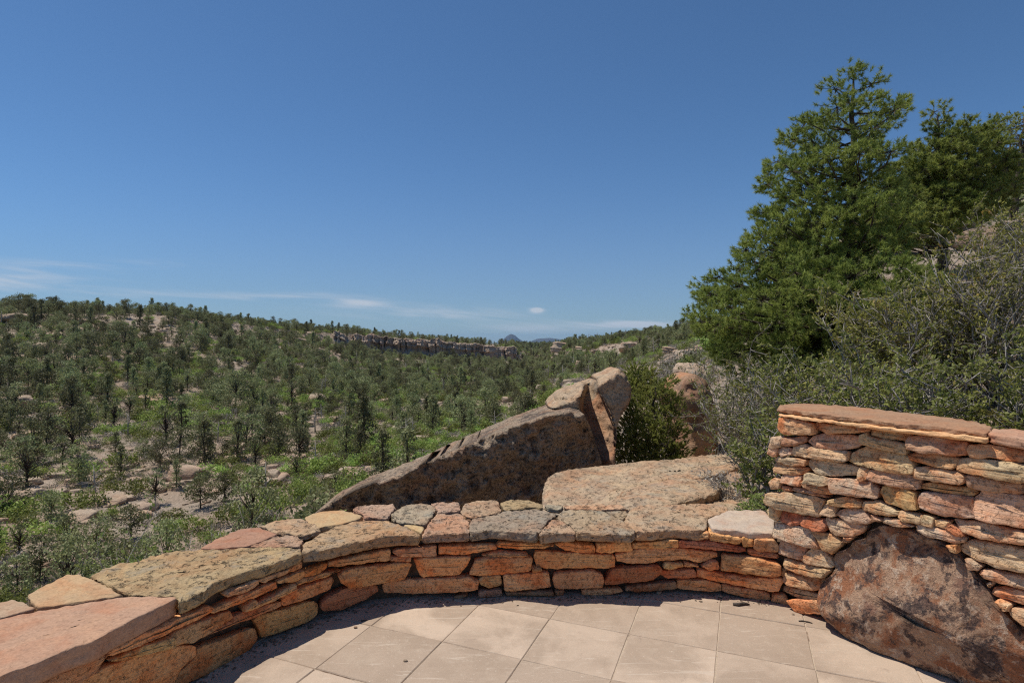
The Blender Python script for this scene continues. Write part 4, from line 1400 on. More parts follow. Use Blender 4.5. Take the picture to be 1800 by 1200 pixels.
# rocks of the near right-hand hill, showing through the pine and over the shrubs
HR = [
    (1630, 418, 150, .42, 'large pinkish rock on the hill seen through the right side of the pine', 17.0),
    (1535, 415, 110, .40, 'rusty red rock behind the trunk of the big pine', 19.0),
    (1790, 455, 90, .8, 'pale pink rock on the hill above the tall shrubs at the right edge', 13.0),
    (1460, 470, 70, .5, 'brown rock on the hill behind the left side of the big pine', 20.0),
    (1720, 430, 80, .5, 'tan rock on the hill between the shrub tops and the pine', 15.5),
]
for k, (px, py, w, ra, lab, Yk) in enumerate(HR):
    canyon_rock('hillside_rock', px, py + 8, w, ra, lab, None, 'rock', .8, k + 2, 'far_rock', sink=0.1, Y=Yk)
# ================================================================== PLANTS
def unit(a):
    return a / np.maximum(np.linalg.norm(a, axis=-1, keepdims=True), 1e-9)


def quads_at(Cn, size, aspect=1.0, up=0.0, g=rng):
    """random leaf quads (diamonds) at points Cn (n,3)"""
    n = len(Cn)
    d = unit(g.normal(size=(n, 3)) + np.array([0, 0, up]))
    s = unit(np.cross(d, g.normal(size=(n, 3))))
    sz = size * g.uniform(0.65, 1.35, (n, 1))
    a = d * sz
    b = s * sz * aspect
    return np.stack((Cn - a * .5, Cn + b * .5, Cn + a * .5, Cn - b * .5), 1)


def tufts(centres, radii, axis_xy, per, needles, length, width, up=0.5, spread=0.9, g=rng, twig=0.14):
    """needle tufts spread through foliage clumps -> (n,3,3) triangles and tuft (base, tip) pairs"""
    C_ = np.repeat(centres, per, 0)
    Rr = np.repeat(radii, per, 0)[:, None]
    off = unit(g.normal(size=C_.shape)) * g.uniform(0.15, 1, (len(C_), 1)) ** 0.6 * Rr * np.array([1, 1, 0.72])
    B = C_ + off
    out = B - np.column_stack((np.full(len(B), axis_xy[0]), np.full(len(B), axis_xy[1]), B[:, 2]))
    D = unit(unit(off) * 0.7 + unit(out) * 0.5 + np.array([0, 0, up]) + g.normal(size=B.shape) * 0.35)
    m = needles
    Bn = np.repeat(B, m, 0)
    Dn = np.repeat(D, m, 0)
    pos = Bn + Dn * (g.uniform(0, 1, (len(Bn), 1)) * twig)
    nd = unit(Dn * 0.8 + g.normal(size=Dn.shape) * spread * 0.6)
    L = length * g.uniform(0.7, 1.2, (len(Bn), 1))
    side = unit(np.cross(nd, g.normal(size=nd.shape))) * width
    return np.stack((pos - side, pos + side, pos + nd * L), 1), B, D


def in_poly(px, py, poly):
    c = False
    j = len(poly) - 1
    for i in range(len(poly)):
        xi, yi = poly[i]
        xj, yj = poly[j]
        if (yi > py) != (yj > py) and px < (xj - xi) * (py - yi) / (yj - yi) + xi:
            c = not c
        j = i
    return c


def big_tree(name, label, cat, poly, depth, trunk_px, spacing, crad, per, needles, nlen, nwid, leaf, seed, depth_squash=0.85, trunk_r=0.10, up=0.5, spread=0.9, gap=0.0, extra_bare=(), holes=(), twig=0.08):
    """a near tree whose crown fills a known outline at its own distance; foliage clumps sit on limbs, all round the trunk"""
    r = random.Random(seed)
    g = np.random.default_rng(seed)
    xs = [p[0] for p in poly]
    ys = [p[1] for p in poly]
    tp = sorted(trunk_px, key=lambda p: p[1])

    def axis(py):
        return float(np.interp(py, [p[1] for p in tp], [p[0] for p in tp]))
    spots = []
    tries = 0
    while tries < 9000:
        tries += 1
        x, y = r.uniform(min(xs), max(xs)), r.uniform(min(ys), max(ys))
        if not in_poly(x, y, poly): continue
        if any((x - hx) ** 2 + ((y - hy)) ** 2 < hr * hr for hx, hy, hr in holes): continue
        # half-width of the outline here, for a round crown
        w = max(6.0, min(max(abs(X_ - axis(y)) for X_ in (min(xs), max(xs))), 400))
        a = axis(y)
        k = 8
        hw = abs(x - a)
        while in_poly(a + (k + abs(x - a)) * (1 if x > a else -1), y, poly) and k < 300:
            k += 8
        hw = abs(x - a) + k - 8
        dmax = math.sqrt(max(0.0, hw * hw - (x - a) ** 2)) / F * depth
        dy = r.uniform(-1, 1) * dmax * depth_squash
        q = at_y(x, y, depth)
        q = Vector((q.x, q.y + dy, q.z))
        if noise.noise(q * 1.25 + Vector((seed, 0, 0))) < -0.06 + gap and r.random() < 0.9: continue
        if any((q - s).length < spacing for s in spots): continue
        spots.append(q)
    base_px = tp[-1]
    tb = at_y(base_px[0], base_px[1], depth)
    gz = ground_z(tb.x, tb.y)
    root = empty(name, (tb.x, tb.y, gz))
    tag(root, label, cat)
    bpy.context.view_layer.update()
    # trunk
    T = []
    zt, zb = at_y(*tp[0], depth).z, gz - 0.15
    nT = 14
    for i in range(nT + 1):
        f = i / nT
        z = zb + (zt - 0.1 - zb) * f
        py = HY - (z - EYE) / depth * F
        x = at_y(axis(py), py, depth).x
        T.append((Vector((x + 0.03 * math.sin(i * 1.7 + seed), depth + 0.04 * math.sin(i * 2.3), z)), trunk_r * (1 - f) ** 0.8 + 0.012))
    chains = [T]
    for s in spots:
        drop = r.uniform(0.1, 0.45) * math.hypot(s.x - tb.x, s.y - depth) + 0.05
        zj = min(max(s.z - drop, zb + 0.5), zt - 0.15)
        f = (zj - zb) / (zt - 0.1 - zb)
        j = T[min(nT, max(0, int(f * nT)))][0].lerp(T[min(nT, int(f * nT) + 1)][0], f * nT - int(f * nT))
        rr = max(0.006, min(0.035, 0.010 + 0.010 * (s - j).length)) * trunk_r / 0.10
        m1 = j.lerp(s, 0.4) + Vector((r.gauss(0, .05), r.gauss(0, .05), -0.05 * (s - j).length))
        m2 = j.lerp(s, 0.75) + Vector((r.gauss(0, .05), r.gauss(0, .05), -0.04 * (s - j).length))
        chains.append([(j, rr), (m1, rr * .75), (m2, rr * .5), (s, rr * .25)])
    for ch in extra_bare:
        chains.append([(at_y(x, y, depth + dz), rad) for x, y, dz, rad in ch])
    Cn = np.array([tuple(s) for s in spots])
    Rn = np.array([crad * r.uniform(0.75, 1.25) for _ in spots])
    tri, B, D = tufts(Cn, Rn, (tb.x, depth), per, needles, nlen, nwid, up, spread, g, twig)
    # twigs that carry the tufts
    owner = np.repeat(Cn, per, 0)
    for k in range(0, len(B), 2):
        chains.append([(Vector(owner[k]), .022 * crad), (Vector(B[k]), .017 * crad), (Vector(B[k] + D[k] * twig), .008 * crad)])
    V, Fc = tubes([c for c in chains[:1 + len(spots) + len(extra_bare)]], 6)
    V2, F2 = tubes(chains[1 + len(spots) + len(extra_bare):], 3)
    Fc += [tuple(i + len(V) for i in f) for f in F2]
    V += V2
    inv = root.matrix_world.inverted()
    tr = link('trunk', py_mesh('trunk', V, Fc, True), M['bark'], root)
    tr.matrix_parent_inverse = inv
    cr = link('crown', tri_soup('crown', tri), M[leaf], root)
    cr.matrix_parent_inverse = inv
    return root


PINE = [(1500, 122), (1510, 142), (1520, 152), (1537, 146), (1540, 160), (1554, 170), (1546, 195), (1562, 187), (1578, 182), (1580, 212), (1560, 240), (1540, 275), (1562, 330), (1585, 380), (1572, 430), (1545, 470),
        (1528, 540), (1500, 600), (1470, 640), (1430, 650), (1400, 640), (1360, 640), (1330, 690), (1300, 680), (1275, 650), (1240, 600), (1226, 555), (1242, 500), (1255, 488), (1300, 475), (1326, 452), (1315, 420), (1325, 385),
        (1345, 362), (1362, 335), (1348, 318), (1346, 292), (1370, 278), (1385, 300), (1396, 308), (1392, 280), (1390, 250), (1392, 222), (1412, 205), (1432, 190), (1448, 195), (1458, 180), (1462, 165), (1480, 138)]
big_tree('pine_tree', 'tallest pine, dense and dark green, standing behind the wall with its tip against the sky', 'pine tree', PINE, 10.0, [(1500, 125), (1498, 300), (1494, 450), (1492, 780)],
         0.36, 0.25, 30, 46, 0.075, 0.0048, 'pine_needles', 21, 0.9, 0.115, 0.6, 1.5, -0.06, holes=[(1540, 322, 16), (1420, 318, 12), (1385, 320, 14), (1480, 335, 9)])
PINE2 = [(1520, 390), (1545, 350), (1568, 300), (1600, 268), (1620, 248), (1632, 210), (1642, 190), (1655, 205), (1680, 198), (1676, 222), (1660, 240), (1690, 236), (1720, 225), (1745, 222), (1756, 255), (1772, 290), (1775, 335), (1760, 372), (1715, 385), (1672, 400), (1620, 425), (1580, 430), (1530, 430)]
big_tree('pine_tree', 'lower spreading pine just right of and behind the tallest pine', 'pine tree', PINE2, 12.5, [(1648, 195), (1655, 330), (1662, 620)], 0.30, 0.25, 22, 48, 0.085, 0.0062, 'pine_needles', 33, 0.6, 0.10, 0.6, 1.5, -0.25,
         holes=[(1610, 300, 9), (1655, 300, 10)])
JUN3 = [(1762, 235), (1780, 205), (1810, 190), (1860, 185), (1900, 230), (1890, 300), (1840, 330), (1800, 300), (1775, 275)]
big_tree('juniper_tree', 'juniper with dark crooked trunk and bare dead branches at the right edge of the hill', 'juniper', JUN3, 14.0, [(1800, 200), (1792, 300), (1782, 380), (1775, 560)], 0.30, 0.24, 12, 40, 0.055, 0.0065, 'juniper_leaf', 35, 0.9, 0.085, 0.6, 0.6, -0.1,
         extra_bare=[[(1786, 345, 0, .05), (1766, 290, -.1, .03), (1758, 240, 0, .012), (1752, 215, 0, .004)], [(1788, 330, 0, .05), (1775, 270, .2, .025), (1778, 225, .2, .006)], [(1784, 380, 0, .05), (1750, 330, 0, .02), (1735, 300, .1, .005)],
                     [(1788, 320, 0, .04), (1815, 260, .1, .02), (1822, 215, .1, .005)]])
JUN1 = [(1078, 815), (1082, 750), (1100, 716), (1122, 700), (1136, 676), (1150, 668), (1160, 682), (1170, 670), (1182, 664), (1192, 700), (1200, 745), (1210, 800), (1195, 830), (1120, 835)]
big_tree('juniper_tree', 'small bushy juniper filling the gap between the hollow boulder and the upright rock', 'juniper', JUN1, 8.9, [(1150, 670), (1152, 760), (1155, 860)], 0.15, 0.125, 15, 30, 0.045, 0.0055, 'juniper_leaf', 41, 0.9, 0.035, 0.9, 0.5, 0.0, twig=0.07)
JUN2 = [(1080, 690), (1088, 655), (1102, 640), (1120, 648), (1135, 640), (1150, 655), (1152, 690), (1130, 705), (1100, 712)]
big_tree('juniper_tree', 'olive juniper just behind the top of the hollow boulder', 'juniper', JUN2, 11.0, [(1118, 642), (1118, 690), (1118, 760)], 0.15, 0.13, 14, 32, 0.045, 0.0068, 'juniper_leaf', 43, 0.9, 0.035, 0.8, 0.5, 0.0, twig=0.08)


def shrub(name, label, cat, base, height, radius, stems, leaves, leaf_mat, seed, leaf=0.02, wood='twig_bark', lean=(0, 0), twigs=3, thick=0.013, up=1.0, asp=0.5, group=None):
    r = random.Random(seed)
    g = np.random.default_rng(seed)
    root = empty(name, base)
    tag(root, label, cat, group)
    ch1, ch2 = [], []
    segs = []
    for s in range(stems):
        a = r.uniform(0, 2 * math.pi)
        rad = math.sqrt(r.random())
        tip = Vector((math.cos(a) * rad * radius + lean[0], math.sin(a) * rad * radius + lean[1], height * r.uniform(0.62, 1.0) * (1 - 0.35 * rad ** 2)))
        p0 = Vector((math.cos(a) * rad * radius * 0.2, math.sin(a) * rad * radius * 0.2, -0.05))
        pts = []
        for i in range(7):
            f = i / 6
            b = p0.lerp(tip, f)
            b.x += (f ** 1.5 - f) * math.cos(a) * rad * radius * 0.5
            b.y += (f ** 1.5 - f) * math.sin(a) * rad * radius * 0.5
            w = 0.035 * height
            b += Vector((r.gauss(0, w), r.gauss(0, w), r.gauss(0, w * 0.4))) * (1 if i else 0)
            pts.append((b, thick * (1 - f * 0.8)))
        ch1.append(pts)
        for _ in range(r.randint(6, 9)):
            f = r.uniform(0.22, 1.0)
            i = min(5, int(f * 6))
            b = pts[i][0].lerp(pts[i + 1][0], f * 6 - i)
            d = Vector((r.gauss(0, 1), r.gauss(0, 1), r.uniform(-0.1, 1.1) * up)).normalized()
            L = height * r.uniform(0.14, 0.34)
            br = [(b, thick * .5)]
            p = b
            for k in range(4):
                d = (d + Vector((r.gauss(0, .25), r.gauss(0, .25), r.gauss(0.05, .2)))).normalized()
                p = p + d * (L / 4)
                br.append((p, thick * (.45 - .09 * k)))
            ch2.append(br)
            segs += [(br[k][0], br[k + 1][0]) for k in range(1, 4)]
            for _t in range(twigs):
                k = r.randint(1, 4)
                q = br[k][0]
                d2 = (d + Vector((r.gauss(0, .8), r.gauss(0, .8), r.gauss(.1, .6)))).normalized()
                L2 = L * r.uniform(.25, .55)
                m = q + d2 * L2 * .5
                e = m + (d2 + Vector((r.gauss(0, .3), r.gauss(0, .3), r.gauss(.1, .3)))).normalized() * L2 * .5
                ch2.append([(q, thick * .22), (m, thick * .18), (e, thick * .1)])
                segs += [(q, m), (m, e), (m, e)]
    V, Fc = tubes(ch1, 5)
    V2, F2 = tubes(ch2, 3)
    Fc += [tuple(i + len(V) for i in f) for f in F2]
    link('stems', py_mesh('stems', V + V2, Fc, True), M[wood], root)
    if leaves:
        A = np.array([tuple(s[0]) for s in segs])
        B = np.array([tuple(s[1]) for s in segs])
        k = g.integers(0, len(segs), leaves)
        f = g.random((leaves, 1))
        Cn = A[k] * (1 - f) + B[k] * f + g.normal(size=(leaves, 3)) * leaf * 0.55
        link('leaves', tri_soup('leaves', quads_at(Cn, leaf * 1.5, asp, 0.4, g)), M[leaf_mat], root)
    return root


def ground_at(px, Y, dz=0.0):
    x = (px - CX) / F * Y
    return (x, Y, ground_z(x, Y) + dz)


def shrub_to(name, label, cat, px, Y, top_py, radius, stems, leaves, mat, seed, **kw):
    b = ground_at(px, Y)
    top = EYE - (top_py - HY) / F * Y
    return shrub(name, label, cat, b, max(0.3, top - b[2]), radius, stems, leaves, mat, seed, **kw)


SH = 'tall twiggy shrubs behind the tall wall'
shrub_to('twiggy_shrub', 'tall grey-stemmed shrub at the right edge, its thin shoots rising highest over the tall wall', 'shrub', 1775, 5.6, 385, 0.95, 36, 6000, 'shrub_leaf', 51, up=2.2, leaf=0.027)
shrub_to('twiggy_shrub', 'open twiggy shrub with yellowing leaves above the middle of the tall wall', 'shrub', 1660, 5.9, 450, 0.9, 30, 5600, 'shrub_leaf', 52, up=1.8, leaf=0.027)
shrub_to('twiggy_shrub', 'shrub with orange-tinged shoot tips in front of the big pine trunk', 'shrub', 1555, 6.4, 465, 0.8, 22, 7500, 'shrub_leaf', 53, leaf=0.027)
shrub_to('twiggy_shrub', 'low leafy shrub leaning over the cap of the tall wall at its right end', 'shrub', 1745, 4.3, 590, 0.75, 22, 5500, 'dark_shrub_leaf', 54, leaf=0.024)
shrub_to('twiggy_shrub', 'dense tangled shrub right behind the left half of the tall wall cap', 'shrub', 1530, 4.9, 590, 0.8, 24, 6500, 'dark_shrub_leaf', 55, leaf=0.024)
shrub_to('twiggy_shrub', 'dark leafy shrub between the tall wall end and the big pine', 'shrub', 1425, 5.6, 600, 0.65, 22, 7000, 'dark_shrub_leaf', 56, leaf=0.027)
shrub_to('twiggy_shrub', 'spindly shrub of tangled grey branches under the left boughs of the big pine', 'shrub', 1320, 7.0, 610, 0.7, 20, 4500, 'dark_shrub_leaf', 57, leaf=0.020, wood='grey_bark')
shrub_to('twiggy_shrub', 'loose shrub in front of the upright reddish rock', 'shrub', 1275, 8.2, 640, 0.55, 16, 4200, 'dark_shrub_leaf', 58, leaf=0.022)
shrub_to('twiggy_shrub', 'shadowy shrub crowding the left end of the tall wall', 'shrub', 1352, 4.9, 700, 0.4, 16, 4200, 'dark_shrub_leaf', 59, leaf=0.024)
shrub_to('twiggy_shrub', 'grey half-bare shrub on the bank between the small juniper and the pine', 'shrub', 1185, 12.0, 622, 0.45, 18, 900, 'dark_shrub_leaf', 60, leaf=0.03, wood='grey_bark')
shrub_to('twiggy_shrub', 'yellow-green shrub on the hill at the top right behind the tall shrubs', 'shrub', 1770, 9.0, 345, 1.0, 22, 6500, 'shrub_leaf', 61, leaf=0.03)
shrub_to('twiggy_shrub', 'dull green shrub on the hill between the two pines', 'shrub', 1590, 9.5, 470, 0.9, 20, 6000, 'shrub_leaf', 62, leaf=0.028)
shrub_to('twiggy_shrub', 'broad shrub on the hill just beyond the right end of the tall wall', 'shrub', 1980, 4.4, 560, 0.9, 22, 6000, 'shrub_leaf', 71, leaf=0.026)
shrub_to('dry_brush', 'dry grey brush heaped on the right end of the flat ledge beside the tall wall', 'dry brush', 1282, 5.6, 815, 0.42, 34, 500, 'grey_brush', 63, leaf=0.02, wood='grey_bark', thick=0.006, up=0.5)
shrub_to('leafy_weed', 'small bright green weed at the corner where the low wall meets the tall wall', 'weed', 1330, 4.55, 862, 0.17, 14, 900, 'bright_leaf', 64, leaf=0.025, thick=0.005, asp=0.35)
shrub_to('leafy_bush', 'bright yellow-green leafy bush growing up outside the left part of the low wall', 'bush', 395, 6.2, 888, 0.62, 26, 5200, 'bright_leaf', 65, leaf=0.034, wood='grey_bark', thick=0.012, asp=0.6)
shrub_to('leafy_bush', 'low spray of green leaves peeping over the long lichened coping slab', 'bush', 200, 4.9, 962, 0.5, 18, 3200, 'bright_leaf', 66, leaf=0.028, wood='grey_bark', thick=0.01, asp=0.6)
shrub_to('leafy_bush', 'little sprig of leaves above the pink coping slabs left of the dark slab', 'bush', 505, 6.3, 900, 0.4, 12, 1700, 'bright_leaf', 67, leaf=0.03, wood='grey_bark', thick=0.01, asp=0.6)


# ------------------------------------------------------------------ canyon trees: shapes made once, real size in metres
def far_tree(seed, h, r, crown0, nclump, per, leaf, conic=0.3, lean=0.0, dead=0.0):
    q = random.Random(seed)
    g = np.random.default_rng(seed)
    cl, rad = [], []
    while len(cl) < nclump:
        f = q.random()
        z = crown0 + (h - crown0) * f
        rr = r * ((1 - conic) + conic * (1 - f)) * math.sqrt(max(0.05, 1 - (2 * f - 0.85) ** 2 * 0.72))
        a = q.uniform(0, 2 * math.pi)
        k = math.sqrt(q.random()) * rr * (0.75 + 0.5 * noise.noise(Vector((math.cos(a) * 1.3, math.sin(a) * 1.3, z * 0.8 + seed * 7))) + 0.15)
        cl.append((math.cos(a) * k + lean * f, math.sin(a) * k, z))
        rad.append(r * q.uniform(0.17, 0.33))
    Cn, Rn = np.array(cl), np.array(rad)
    B = np.repeat(Cn, per, 0) + unit(g.normal(size=(nclump * per, 3))) * g.uniform(0, 1, (nclump * per, 1)) ** 0.5 * np.repeat(Rn, per)[:, None] * np.array([1, 1, 0.8])
    crown = tri_soup('crown', quads_at(B, leaf, 0.55, 0.6, g))
    T = [(Vector((0, 0, -0.5)), 0.028 * h), (Vector((lean * .2 + .05, .03, h * .25)), 0.020 * h), (Vector((lean * .5, -.05, h * .55)), 0.011 * h), (Vector((lean, 0, h * .92)), 0.004 * h)]
    ch = [T]
    for k in range(0, len(cl), max(1, len(cl) // 16)):
        c = Vector(cl[k])
        j = T[1][0].lerp(T[2][0], min(1, max(0, (c.z - h * .25) / h)))
        ch.append([(j, .011 * h), (j.lerp(c, .5) + Vector((0, 0, -.1)), .007 * h), (c, .002 * h)])
    if dead:
        for _ in range(int(14 * dead)):
            a = q.uniform(0, 6.28)
            z = q.uniform(.2, .8) * h
            e = Vector((math.cos(a) * r * q.uniform(.6, 1.1), math.sin(a) * r * q.uniform(.6, 1.1), z + q.uniform(.1, .6)))
            ch.append([(Vector((0, 0, z * .8)), .009 * h), (Vector((0, 0, z * .8)).lerp(e, .5), .006 * h), (e, .002 * h)])
    V, Fc = tubes(ch, 4)
    return py_mesh('trunk', V, Fc, True), crown


def far_bush(seed, h, r, n, leaf):
    q = random.Random(seed)
    g = np.random.default_rng(seed)
    cl = []
    for _ in range(26):
        a = q.uniform(0, 6.28)
        k = math.sqrt(q.random()) * r
        cl.append((math.cos(a) * k, math.sin(a) * k, h * q.uniform(.25, .95) * (1 - .5 * (k / r) ** 2)))
    Cn = np.repeat(np.array(cl), n // 26, 0)
    B = Cn + g.normal(size=Cn.shape) * np.array([.16, .16, .13]) * r
    crown = tri_soup('leaves', quads_at(B, leaf, 0.7, 0.5, g))
    V, Fc = tubes([[(Vector((0, 0, -.3)), .03), (Vector((c[0] * .5, c[1] * .5, c[2] * .4)), .02), (Vector(c), .006)] for c in cl[::2]], 3)
    return py_mesh('stems', V, Fc, True), crown


def snag(seed, h):
    q = random.Random(seed)
    T = [(Vector((0, 0, -.4)), .13), (Vector((.1, 0, h * .4)), .09), (Vector((.05, .1, h)), .015)]
    ch = [T]
    for _ in range(12):
        z = q.uniform(.25, .9) * h
        a = q.uniform(0, 6.28)
        L = q.uniform(.5, 1.3)
        p = Vector((.08, 0, z))
        e = p + Vector((math.cos(a) * L, math.sin(a) * L, q.uniform(-.1, .7)))
        ch.append([(p, .035), (p.lerp(e, .5) + Vector((0, 0, .08)), .022), (e, .006)])
    V, Fc = tubes(ch, 5)
    return py_mesh('trunk', V, Fc, True), None


TREES = [   # trunk mesh, crown mesh, height, words
    (*far_tree(1, 3.4, 1.95, .1, 70, 24, .22, .25), 3.4, 'round dark'),
    (*far_tree(2, 4.5, 1.8, .25, 72, 24, .22, .55), 4.5, 'cone-shaped'),
    (*far_tree(3, 4.3, 2.1, .8, 58, 24, .22, .15, .3), 4.3, 'open-crowned'),
    (*far_tree(4, 4.9, 1.45, .3, 62, 24, .21, .6), 4.9, 'slender upright'),
    (*far_tree(5, 3.7, 1.8, .3, 46, 22, .21, .3, -.3, 1.0), 3.7, 'thin half-dead'),
    (*far_tree(6, 2.8, 1.75, .05, 58, 24, .21, .2), 2.8, 'squat bushy'),
    (*far_tree(7, 4.0, 1.9, .3, 70, 24, .22, .4, .2), 4.0, 'lopsided'),
    (*far_tree(21, 3.2, 2.0, .1, 50, 26, .21, .1, .5), 3.2, 'leaning low'),
    (*far_tree(22, 5.6, 1.6, .5, 80, 24, .22, .75), 5.6, 'tall spire-topped'),
    (*far_tree(23, 4.2, 1.4, .4, 26, 24, .21, .3, .3, 1.6), 4.2, 'sparse ragged'),
    (*far_tree(24, 3.6, 2.3, .6, 64, 24, .22, .05), 3.6, 'flat-topped wide'),
    (*far_tree(8, 4.8, 2.2, .9, 70, 24, .23, .2, 0), 4.8, 'broad-topped'),
]
BUSHES = [(*far_bush(11, 1.5, 1.5, 780, .19), 1.5, 'wide leafy green'), (*far_bush(12, 1.9, 1.3, 780, .18), 1.9, 'rounded green'), (*far_bush(13, 1.1, 1.7, 780, .18), 1.1, 'low spreading green')]
BRUSH = [(*far_bush(15, 1.4, 1.1, 420, .13), 1.4, 'grey leafless'), (*far_bush(16, 1.0, 1.3, 420, .12), 1.0, 'low grey')]
SNAGS = [(*snag(17, 3.6), 3.6, 'bleached'), (*snag(18, 2.9), 2.9, 'short bleached')]
for tr_, cr_, *_ in TREES:
    tr_.materials.append(M['bark']); cr_.materials.append(M['far_conifer'])
for tr_, cr_, *_ in BUSHES:
    tr_.materials.append(M['grey_bark']); cr_.materials.append(M['far_bush'])
for tr_, cr_, *_ in BRUSH:
    tr_.materials.append(M['grey_bark']); cr_.materials.append(M['grey_brush'])
for tr_, cr_, *_ in SNAGS:
    tr_.materials.append(M['dead_wood'])

# scatter over the canyon sides
sc_r = random.Random(77)
cell = {}
SC = []


def too_near(x, y, d):
    ci, cj = int(x // 6), int(y // 6)
    for a in (-1, 0, 1):
        for b in (-1, 0, 1):
            for (qx, qy, qd) in cell.get((ci + a, cj + b), ()):
                m = (d + qd) * 0.5
                if (x - qx) ** 2 + (y - qy) ** 2 < m * m: return True
    return False


# the ones the photo shows one by one: foot (px, py) and height in px
FIXED = [('tree', 82, 790, 67), ('tree', 122, 687, 53), ('tree', 353, 797, 55), ('tree', 315, 797, 50), ('tree', 443, 767, 55), ('tree', 77, 700, 50), ('tree', 413, 717, 75), ('tree', 140, 852, 67), ('tree', 37, 827, 62),
         ('tree', 353, 893, 62), ('tree', 273, 883, 63), ('tree', 213, 833, 53), ('tree', 33, 993, 66), ('tree', 70, 1037, 75), ('tree', 117, 1007, 85), ('tree', 230, 957, 56), ('tree', 30, 1055, 58), ('bush', 147, 895, 34),
         ('bush', 197, 915, 26), ('bush', 67, 902, 28), ('bush', 110, 955, 30), ('bush', 177, 962, 26), ('tree', 593, 862, 42), ('tree', 537, 747, 40), ('tree', 630, 790, 36), ('bush', 400, 822, 30), ('bush', 375, 838, 26), ('bush', 440, 860, 30),
         ('bush', 300, 920, 30), ('bush', 500, 880, 30), ('tree', 520, 840, 45), ('bush', 470, 900, 30), ('tree', 255, 990, 40), ('tree', 165, 985, 60), ('bush', 40, 940, 30), ('tree', 10, 760, 60), ('bush', 420, 905, 26), ('brush', 250, 925, 22), ('brush', 180, 935, 20),
         ('tree', 15, 905, 60), ('tree', 90, 930, 55), ('tree', 310, 860, 50), ('tree', 395, 880, 50), ('bush', 350, 935, 26), ('bush', 545, 870, 26)]
for kind, px, py, hpx in FIXED:
    h_ = hit(px, py, 20)
    cell.setdefault((int(h_.x // 6), int(h_.y // 6)), []).append((h_.x, h_.y, 3.0))
    SC.append((kind, h_.x, h_.y, h_.z, px, py, hpx * h_.y / F))
for _ in range(110000):
    az = sc_r.uniform(math.radians(-50), math.radians(25.5))
    r_ = math.sqrt(sc_r.uniform(26 ** 2, 520 ** 2)) if sc_r.random() < 0.62 else sc_r.uniform(24, 260)
    x, y = r_ * math.sin(az), r_ * math.cos(az)
    px = CX + F * x / y
    if r_ > 430 and not (880 < px < 1010): continue
    low_only = px > 985 and r_ < (105 if px > 1050 else 100) or px > 850 and r_ < 75
    if low_only and (r_ < 30 or px < 985): continue
    dens = noise.fractal(Vector((x * 0.028, y * 0.028, 3.3)), 1, 2, 4)
    if dens < -0.22 and sc_r.random() < 0.7: continue
    gn = noise.fractal(Vector((x * 0.02, y * 0.02, 8.8)), 1, 2, 3)
    z = ground_z(x, y)
    py = HY - (z - EYE) / y * F
    low = 0.20 if (560 < px < 980 and py > 645) else 0.06 if py > 700 else -0.05
    u = sc_r.random()
    if u < 0.13: kind, d = 'brush', 1.6
    elif u < 0.155: kind, d = 'snag', 2.0
    elif u < 0.155 + 0.19 + low * 0.9 + max(0, gn) * 0.5: kind, d = 'bush', 1.9
    else: kind, d = 'tree', 3.5 if r_ < 130 else 3.0
    d *= sc_r.choice((0.6, 0.75, 1.0, 1.0, 1.35))
    fine_ = noise.noise(Vector((x * 0.11, y * 0.11, 6.6)))
    if fine_ < -0.18 and sc_r.random() < 0.8: continue
    if px > 985: d *= 0.72
    if low_only and kind == 'bush' and sc_r.random() < .6: kind = 'brush'
    if low_only and kind in ('tree', 'snag'): kind = 'bush' if sc_r.random() < .25 else 'brush'
    if dens < 0: d *= 1 + min(0.7, -dens * 1.3)
    if 585 < px < 908:
        yf_ = float(np.interp(px, [590, 690, 800, 905], [276, 328, 368, 418]))
        if yf_ - 4 < y < yf_ + 1: continue
    if too_near(x, y, d): continue
    cell.setdefault((int(x // 6), int(y // 6)), []).append((x, y, d))
    SC.append((kind, x, y, z, px, py))
for _ in range(2600):
    px, Y = sc_r.uniform(895, 1030), sc_r.uniform(430, 1000)
    x = (px - CX) / F * Y
    if too_near(x, Y, 3.6): continue
    cell.setdefault((int(x // 6), int(Y // 6)), []).append((x, Y, 3.6))
    SC.append(('tree', x, Y, ground_z(x, Y), px, 600))
# a few on the near right-hand hill
for _ in range(120):
    px, Y = sc_r.uniform(1360, 2600), sc_r.uniform(17, 55)
    x = (px - CX) / F * Y
    if too_near(x, Y, 3.2): continue
    cell.setdefault((int(x // 6), int(Y // 6)), []).append((x, Y, 3.2))
    SC.append(('hill', x, Y, ground_z(x, Y), px, 0))

EDGE = [(-200, 1130), (0, 1053), (50, 1040), (140, 1005), (160, 1010), (240, 984), (350, 962), (450, 923), (560, 895), (600, 872), (700, 833), (850, 763), (960, 712), (1040, 668), (1090, 645), (1150, 640), (1215, 640), (1260, 560), (1400, 470)]
ex, ey = zip(*EDGE)
cand = []
for i, (kind, x, y, z, px, py, *hx) in enumerate(SC):
    H = {'tree': 4.3, 'bush': 1.6, 'brush': 1.2, 'snag': 3.2, 'hill': 3.5}[kind]
    hp = H / y * F
    if not -25 < px < 1235: continue
    vis = min(hp, np.interp(px, ex, ey) - (py - hp))
    if vis < 0.45 * hp: continue
    cand.append((hp, i, kind))
cand.sort(reverse=True)
solo = {}
count = {}
LIMIT = {'tree': 300, 'bush': 200, 'brush': 90, 'snag': 25}
for hp, i, kind in cand:
    if kind in LIMIT and count.get(kind, 0) < LIMIT[kind]:
        count[kind] = count.get(kind, 0) + 1
        solo[i] = hp


